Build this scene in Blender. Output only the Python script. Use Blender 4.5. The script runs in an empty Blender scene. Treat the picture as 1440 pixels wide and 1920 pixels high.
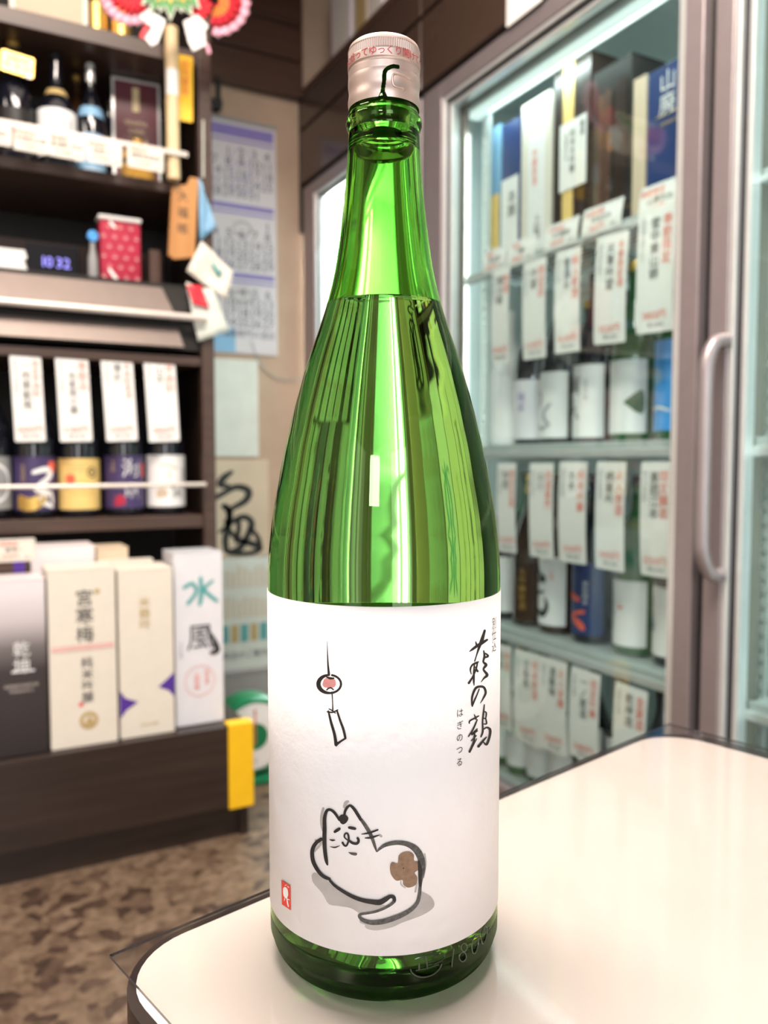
import bpy, bmesh, math, random
from mathutils import Vector, Matrix
from mathutils.geometry import tessellate_polygon
random.seed(7)
R = math.radians
SC = bpy.context.scene
COL = SC.collection
# ------------------------------------------------------------------ camera
F, PITCH, HEAD, HC = 1520.0, math.atan(94/1520.0), R(28.05), 0.922
cam_d = bpy.data.cameras.new('camera')
cam = bpy.data.objects.new('camera', cam_d); COL.objects.link(cam)
cam.location = (0, 0, HC)
cam.rotation_euler = (R(90)-PITCH, 0, -HEAD)
cam_d.sensor_fit = 'VERTICAL'; cam_d.sensor_height = 36; cam_d.sensor_width = 27
cam_d.lens = F/1920*36; cam_d.clip_start = 0.01
cam_d.dof.use_dof = True; cam_d.dof.focus_distance = 0.335; cam_d.dof.aperture_fstop = 9.5
SC.camera = cam
# ------------------------------------------------------------------ world, lights, exposure
w = bpy.data.worlds.new('world'); SC.world = w; w.use_nodes = True
w.node_tree.nodes['Background'].inputs[0].default_value = (0.9, 0.93, 1, 1)
w.node_tree.nodes['Background'].inputs[1].default_value = 0.25
def area(name, loc, rot, sx, sy, power, col=(1, 1, 1)):
    l = bpy.data.lights.new(name, 'AREA'); l.shape = 'RECTANGLE'; l.size = sx; l.size_y = sy
    l.energy = power; l.color = col
    o = bpy.data.objects.new(name, l); COL.objects.link(o); o.location = loc; o.rotation_euler = rot
    return o
WARM = (1, .87, .76)
area('ceiling_lamp_near', (0.24, 0.62, 2.68), (0, 0, R(60)), 0.5, 1.2, 80, WARM)
area('ceiling_lamp_far', (0.35, 1.35, 2.70), (0, 0, R(90)), 1.1, 1.5, 8, WARM)
area('ceiling_lamp_side', (-1.5, 0.9, 2.68), (0, 0, 0), 0.3, 1.2, 24, WARM)
area('rear_fill_light', (-0.45, -2.7, 1.35), (R(90), 0, 0), 1.0, 2.0, 36, (.95, .97, 1))  # added fill behind the camera for bottle reflections; the wall has no window
area('left_fill_light', (-2.1, -1.2, 1.3), (R(90), 0, R(-90)), 0.9, 1.9, 9, (.95, .97, 1))  # added tall fill from the left; no door is built there
area('wall_spot_lamp', (-1.68, -2.04, 2.02), (R(70), 0, R(-38)), 0.55, 0.36, 18, (.92, .96, 1))
area('cooler_lamp_wide', (1.275, 1.46, 1.845), (0, R(-35), 0), 0.03, 0.70, 3.0, (.86, 1, .97))
area('cooler_lamp_side', (1.2585, 1.867, 1.05), (R(90), 0, R(25)), 0.012, 1.5, 7, (.86, 1, .97))
area('cooler_lamp_mullion', (1.265, 1.046, 1.05), (R(90), 0, R(155)), 0.02, 1.5, 12, (.86, 1, .97))
area('cooler_lamp_second', (1.27, 0.55, 1.05), (R(90), 0, R(-30)), 0.05, 1.5, 5, (.86, 1, .97))
area('cooler_lamp_corner', (1.36, 2.50, 1.82), (0, R(-35), 0), 0.08, 0.7, 12, (.88, .98, 1))
SC.view_settings.view_transform = 'Standard'; SC.view_settings.look = 'None'
SC.view_settings.gamma = 1; SC.view_settings.use_curve_mapping = False
SC.view_settings.exposure = 0.14
cy = SC.cycles
cy.use_denoising = True; cy.max_bounces = 20; cy.transmission_bounces = 20; cy.glossy_bounces = 6
cy.diffuse_bounces = 4; cy.transparent_max_bounces = 16; cy.sample_clamp_indirect = 6; cy.blur_glossy = 0.5

# ------------------------------------------------------------------ projection helpers (measurements of the photo on real planes)
SA, CA, SP, CP = math.sin(HEAD), math.cos(HEAD), math.sin(PITCH), math.cos(PITCH)
def ray(x, y):
    X = (x-720)/F; Y = (y-960)/F
    fw = CP-Y*SP; dn = Y*CP+SP
    return (SA*fw+CA*X, CA*fw-SA*X, -dn)
def on(axis, x, y, val):
    d = ray(x, y); t = (val-(0, 0, HC)[axis])/d[axis]
    return Vector((d[0]*t, d[1]*t, HC+d[2]*t))
def onu(x, y, u): return on(0, x, y, u)
def onv(x, y, v): return on(1, x, y, v)
def onz(x, y, z): return on(2, x, y, z)

# ------------------------------------------------------------------ materials
def mat(name, col, rough=.5, metal=0, coat=0, noise=0, scale=30, bump=0, spec=.5, emit=None, es=0):
    m = bpy.data.materials.new(name); m.use_nodes = True
    nt = m.node_tree; b = nt.nodes['Principled BSDF']
    b.inputs['Base Color'].default_value = (*col, 1); b.inputs['Roughness'].default_value = rough
    b.inputs['Metallic'].default_value = metal; b.inputs['Coat Weight'].default_value = coat
    b.inputs['Coat Roughness'].default_value = .05
    b.inputs['Specular IOR Level'].default_value = spec
    if emit: b.inputs['Emission Color'].default_value = (*emit, 1); b.inputs['Emission Strength'].default_value = es
    if noise or bump:
        tc = nt.nodes.new('ShaderNodeTexCoord'); nz = nt.nodes.new('ShaderNodeTexNoise')
        nz.inputs['Scale'].default_value = scale; nz.inputs['Detail'].default_value = 5
        nt.links.new(tc.outputs['Object'], nz.inputs['Vector'])
        if noise:
            r = nt.nodes.new('ShaderNodeValToRGB')
            r.color_ramp.elements[0].position = .3; r.color_ramp.elements[1].position = .7
            r.color_ramp.elements[0].color = (*[c*(1-noise) for c in col], 1)
            r.color_ramp.elements[1].color = (*[min(1, c*(1+noise)) for c in col], 1)
            nt.links.new(nz.outputs['Fac'], r.inputs[0]); nt.links.new(r.outputs[0], b.inputs['Base Color'])
        if bump:
            bp = nt.nodes.new('ShaderNodeBump'); bp.inputs['Strength'].default_value = bump; bp.inputs['Distance'].default_value = .002
            nt.links.new(nz.outputs['Fac'], bp.inputs['Height']); nt.links.new(bp.outputs[0], b.inputs['Normal'])
    return m
def wood(name, c1, c2, rough=.45, scale=(2, 40, 40)):
    m = bpy.data.materials.new(name); m.use_nodes = True; nt = m.node_tree; b = nt.nodes['Principled BSDF']
    tc = nt.nodes.new('ShaderNodeTexCoord'); mp = nt.nodes.new('ShaderNodeMapping'); mp.inputs['Scale'].default_value = scale
    nz = nt.nodes.new('ShaderNodeTexNoise'); nz.inputs['Scale'].default_value = 1.5; nz.inputs['Detail'].default_value = 6
    r = nt.nodes.new('ShaderNodeValToRGB'); r.color_ramp.elements[0].color = (*c1, 1); r.color_ramp.elements[1].color = (*c2, 1)
    r.color_ramp.elements[0].position = .3; r.color_ramp.elements[1].position = .72
    nt.links.new(tc.outputs['Object'], mp.inputs[0]); nt.links.new(mp.outputs[0], nz.inputs['Vector'])
    nt.links.new(nz.outputs['Fac'], r.inputs[0]); nt.links.new(r.outputs[0], b.inputs['Base Color'])
    b.inputs['Roughness'].default_value = rough
    return m
def glass(name, col, ior, rough=0):
    m = bpy.data.materials.new(name); m.use_nodes = True; nt = m.node_tree
    nt.nodes.remove(nt.nodes['Principled BSDF']); g = nt.nodes.new('ShaderNodeBsdfGlass')
    g.inputs['Color'].default_value = (*col, 1); g.inputs['IOR'].default_value = ior; g.inputs['Roughness'].default_value = rough
    nt.links.new(g.outputs[0], nt.nodes['Material Output'].inputs[0]); return m
def clear(name, tint=(1, 1, 1), ior=1.45, rough=.02):
    """thin clear sheet: Fresnel mix of transmission and mirror"""
    m = bpy.data.materials.new(name); m.use_nodes = True; nt = m.node_tree
    nt.nodes.remove(nt.nodes['Principled BSDF'])
    t = nt.nodes.new('ShaderNodeBsdfTransparent'); t.inputs[0].default_value = (*tint, 1)
    g = nt.nodes.new('ShaderNodeBsdfGlossy'); g.inputs['Roughness'].default_value = rough
    f = nt.nodes.new('ShaderNodeFresnel'); gm = nt.nodes.new('ShaderNodeNewGeometry'); mr = nt.nodes.new('ShaderNodeMapRange')
    mr.inputs[3].default_value = ior; mr.inputs[4].default_value = 1/ior     # same mirror strength on both faces of the sheet
    nt.links.new(gm.outputs['Backfacing'], mr.inputs[0]); nt.links.new(mr.outputs[0], f.inputs[0])
    x = nt.nodes.new('ShaderNodeMixShader')
    nt.links.new(f.outputs[0], x.inputs[0]); nt.links.new(t.outputs[0], x.inputs[1]); nt.links.new(g.outputs[0], x.inputs[2])
    nt.links.new(x.outputs[0], nt.nodes['Material Output'].inputs[0]); return m
def floor_mat():
    m = bpy.data.materials.new('stone_chip_vinyl'); m.use_nodes = True; nt = m.node_tree; b = nt.nodes['Principled BSDF']
    L = nt.links.new
    tc = nt.nodes.new('ShaderNodeTexCoord')
    nz = nt.nodes.new('ShaderNodeTexNoise'); nz.inputs['Scale'].default_value = 12; nz.inputs['Detail'].default_value = 4
    ad = nt.nodes.new('ShaderNodeMixRGB'); ad.blend_type = 'ADD'; ad.inputs[0].default_value = .10
    L(tc.outputs['Object'], nz.inputs['Vector']); L(tc.outputs['Object'], ad.inputs[1]); L(nz.outputs['Color'], ad.inputs[2])
    v = nt.nodes.new('ShaderNodeTexVoronoi'); v.inputs['Scale'].default_value = 30; L(ad.outputs[0], v.inputs['Vector'])
    sp = nt.nodes.new('ShaderNodeSeparateColor'); L(v.outputs['Color'], sp.inputs[0])
    r = nt.nodes.new('ShaderNodeValToRGB'); e = r.color_ramp.elements
    e[0].position = 0; e[0].color = (.075, .045, .033, 1); e[1].position = 1; e[1].color = (.30, .21, .145, 1)
    for p, c in ((.14, (.10, .06, .043)), (.2, (.19, .125, .085)), (.6, (.24, .165, .11)), (.85, (.27, .19, .13))):
        k = e.new(p); k.color = (*c, 1)
    L(sp.outputs[0], r.inputs[0])
    n2 = nt.nodes.new('ShaderNodeTexNoise'); n2.inputs['Scale'].default_value = 45; n2.inputs['Detail'].default_value = 6
    L(tc.outputs['Object'], n2.inputs['Vector'])
    r2 = nt.nodes.new('ShaderNodeValToRGB'); r2.color_ramp.elements[0].position = .32; r2.color_ramp.elements[1].position = .6
    r2.color_ramp.elements[0].color = (.35, .3, .28, 1); r2.color_ramp.elements[1].color = (1, 1, 1, 1)
    L(n2.outputs['Fac'], r2.inputs[0])
    mx = nt.nodes.new('ShaderNodeMixRGB'); mx.blend_type = 'MULTIPLY'; mx.inputs[0].default_value = .8
    mx.inputs[0].default_value = .7; hs = nt.nodes.new('ShaderNodeHueSaturation'); hs.inputs['Value'].default_value = .85; L(r.outputs[0], hs.inputs['Color']); L(hs.outputs[0], mx.inputs[1]); L(r2.outputs[0], mx.inputs[2]); L(mx.outputs[0], b.inputs['Base Color'])
    b.inputs['Roughness'].default_value = .35
    return m
def ramp_mat(name, stops, z0, z1, rough=.4):
    """printed vertical colour gradient over local height"""
    m = bpy.data.materials.new(name); m.use_nodes = True; nt = m.node_tree; b = nt.nodes['Principled BSDF']
    tc = nt.nodes.new('ShaderNodeTexCoord'); s = nt.nodes.new('ShaderNodeSeparateXYZ'); mr = nt.nodes.new('ShaderNodeMapRange')
    mr.inputs[1].default_value = z0; mr.inputs[2].default_value = z1
    r = nt.nodes.new('ShaderNodeValToRGB'); e = r.color_ramp.elements
    e[0].position, e[0].color = stops[0][0], (*stops[0][1], 1); e[1].position, e[1].color = stops[-1][0], (*stops[-1][1], 1)
    for p, c in stops[1:-1]: e.new(p).color = (*c, 1)
    nt.links.new(tc.outputs['Object'], s.inputs[0]); nt.links.new(s.outputs[2], mr.inputs[0]); nt.links.new(mr.outputs[0], r.inputs[0])
    nt.links.new(r.outputs[0], b.inputs['Base Color']); b.inputs['Roughness'].default_value = rough
    return m
M = dict(
    floor=floor_mat(),
    wall=mat('beige_wall', (.46, .33, .24), .8, noise=.05, scale=8, bump=.05),
    wall2=mat('pale_wall', (.62, .55, .48), .8, noise=.05, scale=6),
    brown=wood('dark_brown_wood', (.022, .013, .010), (.040, .024, .018), .35),
    brown2=wood('mid_brown_wood', (.075, .038, .026), (.10, .052, .036), .4),
    shelf=wood('dark_shelf_wood', (.050, .027, .019), (.080, .045, .033), .4),
    inside=mat('shelf_back_black', (.010, .008, .007), .7, noise=.1),
    ceil=wood('ceiling_wood', (.050, .022, .013), (.080, .038, .023), .4),
    fascia=mat('bronze_panel', (.065, .040, .030), .22, coat=.2, noise=.05),
    black=mat('black_rubber', (.008, .007, .007), .5, noise=.1),
    alu=mat('pinkish_anodised_aluminium', (.36, .31, .32), .38, metal=.55, noise=.03),
    silver=mat('bright_aluminium', (.80, .82, .82), .3, metal=.5, noise=.03),
    gasket=mat('dark_gasket', (.03, .03, .035), .5, noise=.1),
    white=mat('white_paper', (.86, .85, .83), .6, noise=.02),
    white_g=mat('white_label_gloss', (.88, .88, .88), .3, noise=.02),
    cooler=mat('cooler_white_liner', (.56, .61, .59), .4, noise=.02),
    liner_grey=mat('cooler_post_grey', (.20, .19, .16), .4, noise=.04),
    liner_brown=mat('cooler_post_brown', (.20, .165, .145), .3, noise=.05),
    shelfw=mat('cooler_shelf_grey', (.50, .56, .55), .35, metal=.2, noise=.03),
    red=mat('red_print', (.80, .13, .07), .6, noise=.05),
    ink=mat('black_print', (.02, .02, .02), .6, noise=.05),
    grey=mat('grey_print', (.35, .36, .40), .6, noise=.05),
    cream=mat('cream_laminate', (.95, .90, .84), .3, noise=.025, scale=14),
    edge=mat('table_edge_dark', (.03, .022, .02), .3, noise=.1),
    mat_=clear('clear_desk_mat', (.88, .87, .87), 1.36, .09),
    mat_edge=mat('desk_mat_cut_edge', (.10, .09, .09), .3, noise=.1),
    pane=clear('cooler_glass_pane', (.89, .945, .94), 1.5, .0),
    plastic=clear('thin_clear_plastic', (.96, .98, .985), 1.5, .15),
    darkglass=mat('dark_bottle_glass', (.006, .007, .012), .08, coat=.5, noise=.1),
    greenglass=mat('green_bottle_glass', (.012, .09, .022), .08, coat=.5, noise=.1),
    brownglass=mat('brown_bottle_glass', (.035, .014, .006), .08, coat=.5, noise=.1),
    amber=mat('amber_spirit', (.50, .28, .05), .12, coat=.4, noise=.1),
    gold=mat('gold_foil', (.75, .48, .13), .35, metal=.8, noise=.05),
    yellowlab=mat('yellow_label', (.82, .58, .20), .5, noise=.06),
    purplelab=mat('purple_label', (.055, .035, .12), .45, noise=.1),
    bluelab=mat('blue_label', (.06, .33, .80), .35, noise=.15, scale=40),
    ltblue=mat('light_blue_label', (.22, .42, .62), .45, noise=.05),
    navy=mat('navy_board', (.02, .045, .16), .4, noise=.05),
    creambox=mat('cream_carton', (.78, .72, .63), .5, noise=.02),
    whitebox=mat('white_carton', (.80, .79, .84), .25, coat=.3, noise=.02),
    pinkbox=mat('pale_pink_carton', (.80, .72, .74), .4, noise=.02),
    purple=mat('purple_print', (.09, .03, .32), .5, noise=.05),
    pinkline=mat('pink_print', (.78, .48, .45), .5, noise=.05),
    goldprint=mat('gold_print', (.52, .38, .16), .45, noise=.05),
    teal=mat('teal_print', (.10, .38, .38), .5, noise=.1),
    yellow=mat('yellow_guard', (.95, .55, .01), .45, noise=.03),
    green=mat('green_enamel', (.01, .20, .08), .3, noise=.05),
    pinkred=mat('red_paper', (.75, .03, .05), .5, noise=.1, scale=80),
    pink=mat('pink_paper', (.90, .42, .52), .6, noise=.15),
    leaf=mat('green_paper_leaf', (.12, .33, .12), .6, noise=.2),
    paleleaf=mat('pale_paper_leaf', (.70, .72, .58), .6, noise=.1),
    leafgold=mat('gold_paper', (.75, .50, .06), .5, noise=.1),
    bamboo=mat('pale_bamboo', (.72, .55, .32), .45, noise=.08),
    orangewood=wood('orange_wood', (.42, .18, .05), (.55, .26, .08), .5, (30, 30, 2)),
    hood=mat('brushed_taupe_metal', (.21, .165, .145), .42, metal=.35, noise=.04),
    rail=mat('pale_rail', (.66, .60, .55), .35, metal=.2, noise=.03),
    greybox=mat('grey_metal', (.30, .30, .30), .5, noise=.05),
    calpaper=mat('calendar_paper', (.62, .58, .60), .5, noise=.02),
    calblue=mat('calendar_violet', (.22, .18, .46), .55, noise=.05),
    calpen=mat('pen_violet', (.38, .34, .55), .6, noise=.05),
    caltext=mat('calendar_print', (.09, .09, .15), .6, noise=.05),
    washi=mat('pale_green_paper', (.70, .72, .66), .7, noise=.06, scale=12),
    tan=mat('tan_paper', (.62, .50, .37), .7, noise=.05, scale=10),
    led_bright=mat('bright_lamp_diffuser', (.9, .95, .94), .5, emit=(.9, 1, .97), es=40, noise=.01),
    led=mat('lamp_diffuser', (.9, .95, .94), .5, emit=(.85, 1, .95), es=.75, noise=.01),
    clock=mat('clock_face', (.008, .008, .012), .2, noise=.1),
    clockd=mat('clock_digits', (.1, .1, .3), .4, emit=(.30, .27, .95), es=1.6, noise=.01),
    crimson=mat('crimson_cloth', (.42, .015, .05), .7, noise=.1),
    maroon=mat('maroon_poster', (.13, .03, .04), .4, noise=.25, scale=12),
    goldtext=mat('pale_gold_print', (.70, .55, .32), .5, noise=.05),
    # the hero bottle
    bottle=glass('green_bottle_outer', (.69, .90, .51), 1.5),
    bottle_in=glass('green_bottle_inner_air', (.62, .92, .46), 1/1.5),
    liq_side=glass('sake_against_glass', (.84, .95, .76), 1.36/1.5),
    liq_top=glass('sake_surface', (1, 1, 1), 1.36),
    bottle_heel=glass('darkened_heel_glass', (.27, .35, .23), 1.5),  # thick base and the darkness seen through it, both put into the tint
    relief=mat('raised_glass_lettering', (.035, .045, .03), .12, coat=.6, noise=.2),  # opaque dark colour stands for the refracted outlines of clear raised glass
    label=mat('washi_label_paper', (.86, .85, .865), .75, noise=.012, scale=60, bump=.5),
    sumi=mat('sumi_ink', (.020, .016, .016), .7, noise=.45, scale=900),
    sumig=mat('thin_sumi_ink', (.085, .08, .075), .7, noise=.45, scale=900),
    wash=mat('grey_ink_wash', (.42, .395, .375), .75, noise=.10, scale=120),
    umber=mat('brown_ink_wash', (.26, .16, .10), .75, noise=.18, scale=500),
    blush=mat('pink_ink_wash', (.80, .33, .31), .75, noise=.1, scale=300),
    seal=mat('vermilion_seal', (.72, .065, .04), .7, noise=.08, scale=400),
    cap=mat('satin_pink_silver_cap', (.74, .59, .53), .42, metal=.6, noise=.02),
    capred=mat('cap_red_print', (.70, .05, .07), .5, noise=.05),
)
# ------------------------------------------------------------------ mesh builder
class MB:
    def __init__(s): s.v = []; s.f = []; s.mi = []
    def add(s, vs, fs, mi=0):
        o = len(s.v); s.v += [tuple(p) for p in vs]; s.f += [tuple(i+o for i in f) for f in fs]; s.mi += [mi]*len(fs); return s
    def box(s, x0, x1, y0, y1, z0, z1, c=0, mi=0):
        """box with chamfered vertical and horizontal edges (c)"""
        x0, x1 = min(x0, x1), max(x0, x1); y0, y1 = min(y0, y1), max(y0, y1); z0, z1 = min(z0, z1), max(z0, z1)
        bm = bmesh.new(); bmesh.ops.create_cube(bm, size=1)
        for q in bm.verts: q.co = Vector(((x0+x1)/2+q.co.x*(x1-x0), (y0+y1)/2+q.co.y*(y1-y0), (z0+z1)/2+q.co.z*(z1-z0)))
        if c: bmesh.ops.bevel(bm, geom=list(bm.edges), offset=min(c, .45*min(x1-x0, y1-y0, z1-z0)), segments=2, affect='EDGES', profile=.5)
        bm.verts.index_update()
        s.add([q.co for q in bm.verts], [[q.index for q in f.verts] for f in bm.faces], mi); bm.free(); return s
    def lathe(s, prof, n=40, a0=0, a1=2*math.pi, cx=0, cy=0, mi=0, mis=None):
        """profile [(r,z)] from bottom to top, outward normals"""
        full = abs(a1-a0-2*math.pi) < 1e-6; k = n if full else n+1
        vs = []; fs = []
        for r, z in prof:
            for i in range(k):
                a = a0+(a1-a0)*i/n; vs.append((cx+r*math.cos(a), cy+r*math.sin(a), z))
        o = len(s.v); s.v += vs
        for j in range(len(prof)-1):
            for i in range(n):
                b = (i+1) % k
                q = (o+j*k+i, o+j*k+b, o+(j+1)*k+b, o+(j+1)*k+i)
                if prof[j][0] < 1e-7: q = (q[0], q[2], q[3])
                elif prof[j+1][0] < 1e-7: q = (q[0], q[1], q[2])
                s.f.append(q); s.mi.append(mis[j] if mis else mi)
        return s
    def tube(s, pts, r, n=10, mi=0):
        pts = [Vector(p) for p in pts]; rs = r if isinstance(r, (list, tuple)) else [r]*len(pts)
        t0 = (pts[1]-pts[0]).normalized(); ref = Vector((0, 0, 1)) if abs(t0.z) < .9 else Vector((1, 0, 0))
        o = len(s.v)
        for i, p in enumerate(pts):
            t = (pts[min(i+1, len(pts)-1)]-pts[max(i-1, 0)]).normalized()
            if i == 0: a = t.cross(ref).normalized()
            else: a = (a-t*a.dot(t)).normalized()
            b = a.cross(t)
            for k in range(n):
                g = 2*math.pi*k/n; s.v.append(tuple(p+(a*math.cos(g)+b*math.sin(g))*rs[i]))
        for i in range(len(pts)-1):
            for k in range(n):
                l = (k+1) % n; s.f.append((o+i*n+k, o+i*n+l, o+(i+1)*n+l, o+(i+1)*n+k)); s.mi.append(mi)
        s.f.append(tuple(o+k for k in range(n))[::-1]); s.f.append(tuple(o+(len(pts)-1)*n+k for k in range(n))); s.mi += [mi, mi]
        return s
    def prism(s, poly, y0, y1, mi=0):
        """polygon [(x,z)] in the xz plane extruded from y0 (front) to y1"""
        tri = tessellate_polygon([[Vector((p[0], p[1], 0)) for p in poly]]); n = len(poly)
        s.add([(p[0], y0, p[1]) for p in poly]+[(p[0], y1, p[1]) for p in poly],
              [t for t in tri]+[(a+n, c+n, b+n) for a, b, c in tri]+[(i, (i+1) % n, (i+1) % n+n, i+n) for i in range(n)], mi); return s
    def prism_z(s, poly, z0, z1, mi=0):
        n = len(poly)
        s.add([(*p, z0) for p in poly]+[(*p, z1) for p in poly],
              [tuple(range(n))[::-1], tuple(range(n, 2*n))]+[(i, (i+1) % n, (i+1) % n+n, i+n) for i in range(n)], mi); return s
    def map(s, fn): s.v = [tuple(fn(*p)) for p in s.v]; return s
INVW = {}
def world_mat(o):
    return INVW.get(o.name, Matrix.Identity(4))
def obj(name, mb, m, parent=None, smooth=False, world=False, loc=None, recalc=True):
    me = bpy.data.meshes.new(name)
    vs = mb.v
    if world:
        T = world_mat(parent).inverted() if parent else Matrix.Translation(Vector(loc or (0, 0, 0))).inverted()
        vs = [T @ Vector(p) for p in vs]
    me.from_pydata([tuple(p) for p in vs], [], mb.f)
    for k in (m if isinstance(m, (list, tuple)) else [m]): me.materials.append(k if not isinstance(k, str) else M[k])
    me.polygons.foreach_set('material_index', mb.mi)
    if recalc:
        bm = bmesh.new(); bm.from_mesh(me); bmesh.ops.recalc_face_normals(bm, faces=bm.faces); bm.to_mesh(me); bm.free()
    if smooth:
        for p in me.polygons: p.use_smooth = True
        if smooth != 'full': me.set_sharp_from_angle(angle=R(35))
    me.update()
    o = bpy.data.objects.new(name, me); COL.objects.link(o)
    if name in ('print', 'grey_wash', 'pattern', 'gold_threads', 'lettering', 'brush_lettering', 'cap_lettering', 'embossed_marks', 'cat_drawing', 'wind_chime_drawing', 'digits', 'dates', 'seal_mark'): o['kind'] = 'stuff'   # flat print, many tiny strokes
    if parent: o.parent = parent; INVW[o.name] = world_mat(parent)
    elif loc is not None: o.location = loc; INVW[o.name] = Matrix.Translation(Vector(loc))
    return o
def thing(name, label, cat, loc=(0, 0, 0), rotz=0, group=None, rot=None):
    o = bpy.data.objects.new(name, None); COL.objects.link(o); o.empty_display_size = .05
    o.location = loc; o.rotation_euler = rot or (0, 0, rotz)
    INVW[o.name] = Matrix.Translation(Vector(loc)) @ o.rotation_euler.to_matrix().to_4x4()
    return tag(o, label, cat, group)
def tag(o, label, cat, group=None):
    o['label'] = label; o['category'] = cat
    if group: o['group'] = group
    return o
def struct(name, mb, m, parent=None, smooth=False):
    o = obj(name, mb, m, parent, smooth)
    if not parent: o['kind'] = 'structure'
    return o
# ------------------------------------------------------------------ text -> flat mesh (x right, z up), cached
TXT = {}
def text_mb(s, size, vertical=False, step=1.02):
    key = (s, vertical, step)
    if key not in TXT:
        mb = MB()
        items = [(ch, 0, -i*step) for i, ch in enumerate(s)] if vertical else [(s, 0, 0)]
        for ch, ox, oz in items:
            if ch == ' ': continue
            cu = bpy.data.curves.new('t', 'FONT'); cu.body = ch; cu.size = 1; cu.resolution_u = 2
            cu.align_x = 'CENTER'; cu.align_y = 'CENTER'
            o = bpy.data.objects.new('t', cu); COL.objects.link(o)
            dg = bpy.context.evaluated_depsgraph_get(); ev = o.evaluated_get(dg); me = ev.to_mesh()
            mb.add([(q.co.x+ox, 0, q.co.y+oz) for q in me.vertices], [tuple(p.vertices) for p in me.polygons])
            ev.to_mesh_clear(); bpy.data.objects.remove(o); bpy.data.curves.remove(cu)
        TXT[key] = mb
    c = TXT[key]; r = MB(); r.v = [(x*size, 0, z*size) for x, y, z in c.v]; r.f = list(c.f); r.mi = list(c.mi); return r
def text_at(mb, s, size, x, z, y=0, vertical=False, mi=0, step=1.02, sx=1):
    t = text_mb(s, size, vertical, step)
    mb.add([(px*sx+x, y, pz+z) for px, py, pz in t.v], t.f, mi); return mb
# ------------------------------------------------------------------ 2D ink helpers (any px space -> mapping fn)
def spline(pts, k=6):
    out = []; n = len(pts)
    for i in range(n-1):
        p0, p1, p2, p3 = pts[max(i-1, 0)], pts[i], pts[i+1], pts[min(i+2, n-1)]
        for j in range(k):
            t = j/k
            out.append(tuple(.5*((2*b)+(c-a)*t+(2*a-5*b+4*c-d)*t*t+(3*b-a-3*c+d)*t*t*t) for a, b, c, d in zip(p0, p1, p2, p3)))
    out.append(tuple(pts[-1])); return out
def stroke(mb, pts, fn, mi=0, k=6):
    q = spline(pts, k); vs = []
    L = []
    for i, (x, y, wd) in enumerate(q):
        a = q[max(i-1, 0)]; b = q[min(i+1, len(q)-1)]
        dx, dy = b[0]-a[0], b[1]-a[1]; l = math.hypot(dx, dy) or 1
        nx, ny = -dy/l, dx/l; L.append((x, y, nx, ny, max(wd, 0)/2, dx/l, dy/l))
    x, y, nx, ny, h, tx, ty = L[0]; vs.append(fn(x-tx*h*.8, y-ty*h*.8))
    for x, y, nx, ny, h, tx, ty in L: vs += [fn(x+nx*h, y+ny*h), fn(x-nx*h, y-ny*h)]
    x, y, nx, ny, h, tx, ty = L[-1]; vs.append(fn(x+tx*h*.8, y+ty*h*.8))
    n = len(L); fs = [(0, 1, 2)]+[(1+2*i, 3+2*i, 4+2*i, 2+2*i) for i in range(n-1)]+[(2*n-1, 2*n+1, 2*n)]
    return mb.add(vs, fs, mi)
def fill(mb, poly, fn, mi=0, maxlen=40, smooth=True):
    if smooth: poly = [p[:2] for p in spline([(*p, 0) for p in poly+[poly[0]]], 4)][:-1]
    bm = bmesh.new(); vs = [bm.verts.new((p[0], p[1], 0)) for p in poly]
    for t in tessellate_polygon([[Vector((p[0], p[1], 0)) for p in poly]]):
        try: bm.faces.new([vs[i] for i in t])
        except ValueError: pass
    for _ in range(5):
        es = [e for e in bm.edges if e.calc_length() > maxlen]
        if not es: break
        bmesh.ops.subdivide_edges(bm, edges=es, cuts=1); bmesh.ops.triangulate(bm, faces=bm.faces)
    bm.verts.index_update()
    mb.add([fn(q.co.x, q.co.y) for q in bm.verts], [[q.index for q in f.verts] for f in bm.faces], mi); bm.free(); return mb
def disc(mb, cx, cz, r, y=0, n=24, r0=0, mi=0):
    if r0:
        mb.add([(cx+rr*math.cos(2*math.pi*i/n), y, cz+rr*math.sin(2*math.pi*i/n)) for rr in (r0, r) for i in range(n)],
               [(i, (i+1) % n, (i+1) % n+n, i+n) for i in range(n)], mi)
    else:
        mb.add([(cx+r*math.cos(2*math.pi*i/n), y, cz+r*math.sin(2*math.pi*i/n)) for i in range(n)], [tuple(range(n))], mi)
    return mb
def quad(mb, x0, x1, z0, z1, y=0, mi=0): return mb.add([(x0, y, z0), (x1, y, z0), (x1, y, z1), (x0, y, z1)], [(0, 1, 2, 3)], mi)
# ================================================================== ROOM
UW, VN, CEIL = 1.2, 2.93, 2.78          # cooler front plane, calendar wall, ceiling height
struct('floor', MB().box(-2.6, 2.1, -3.0, 3.1, -.05, 0), 'floor')
struct('ceiling', MB().box(-2.6, 2.1, -3.0, 3.1, CEIL, CEIL+.05), 'ceil')
wn = struct('wall_north', MB().box(-2.6, 2.1, VN, VN+.08, 0, CEIL), 'wall')
struct('wall_east', MB().box(2.0, 2.08, -3.0, VN, 0, CEIL), 'wall2')
struct('wall_west', MB().box(-2.6, -2.52, -3.0, VN, 0, CEIL), 'wall2')
struct('wall_south', MB().box(-2.52, 2.0, -3.0, -2.92, 0, CEIL), 'wall2')
# boarded panel over the calendar wall: each board its own piece
zb = 2.275
for i in range(4):
    obj('board', MB().box(-1.2, 1.195, VN-.045, VN-.002, zb+i*.128, zb+i*.128+.123, .004), 'ceil', wn)
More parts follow.
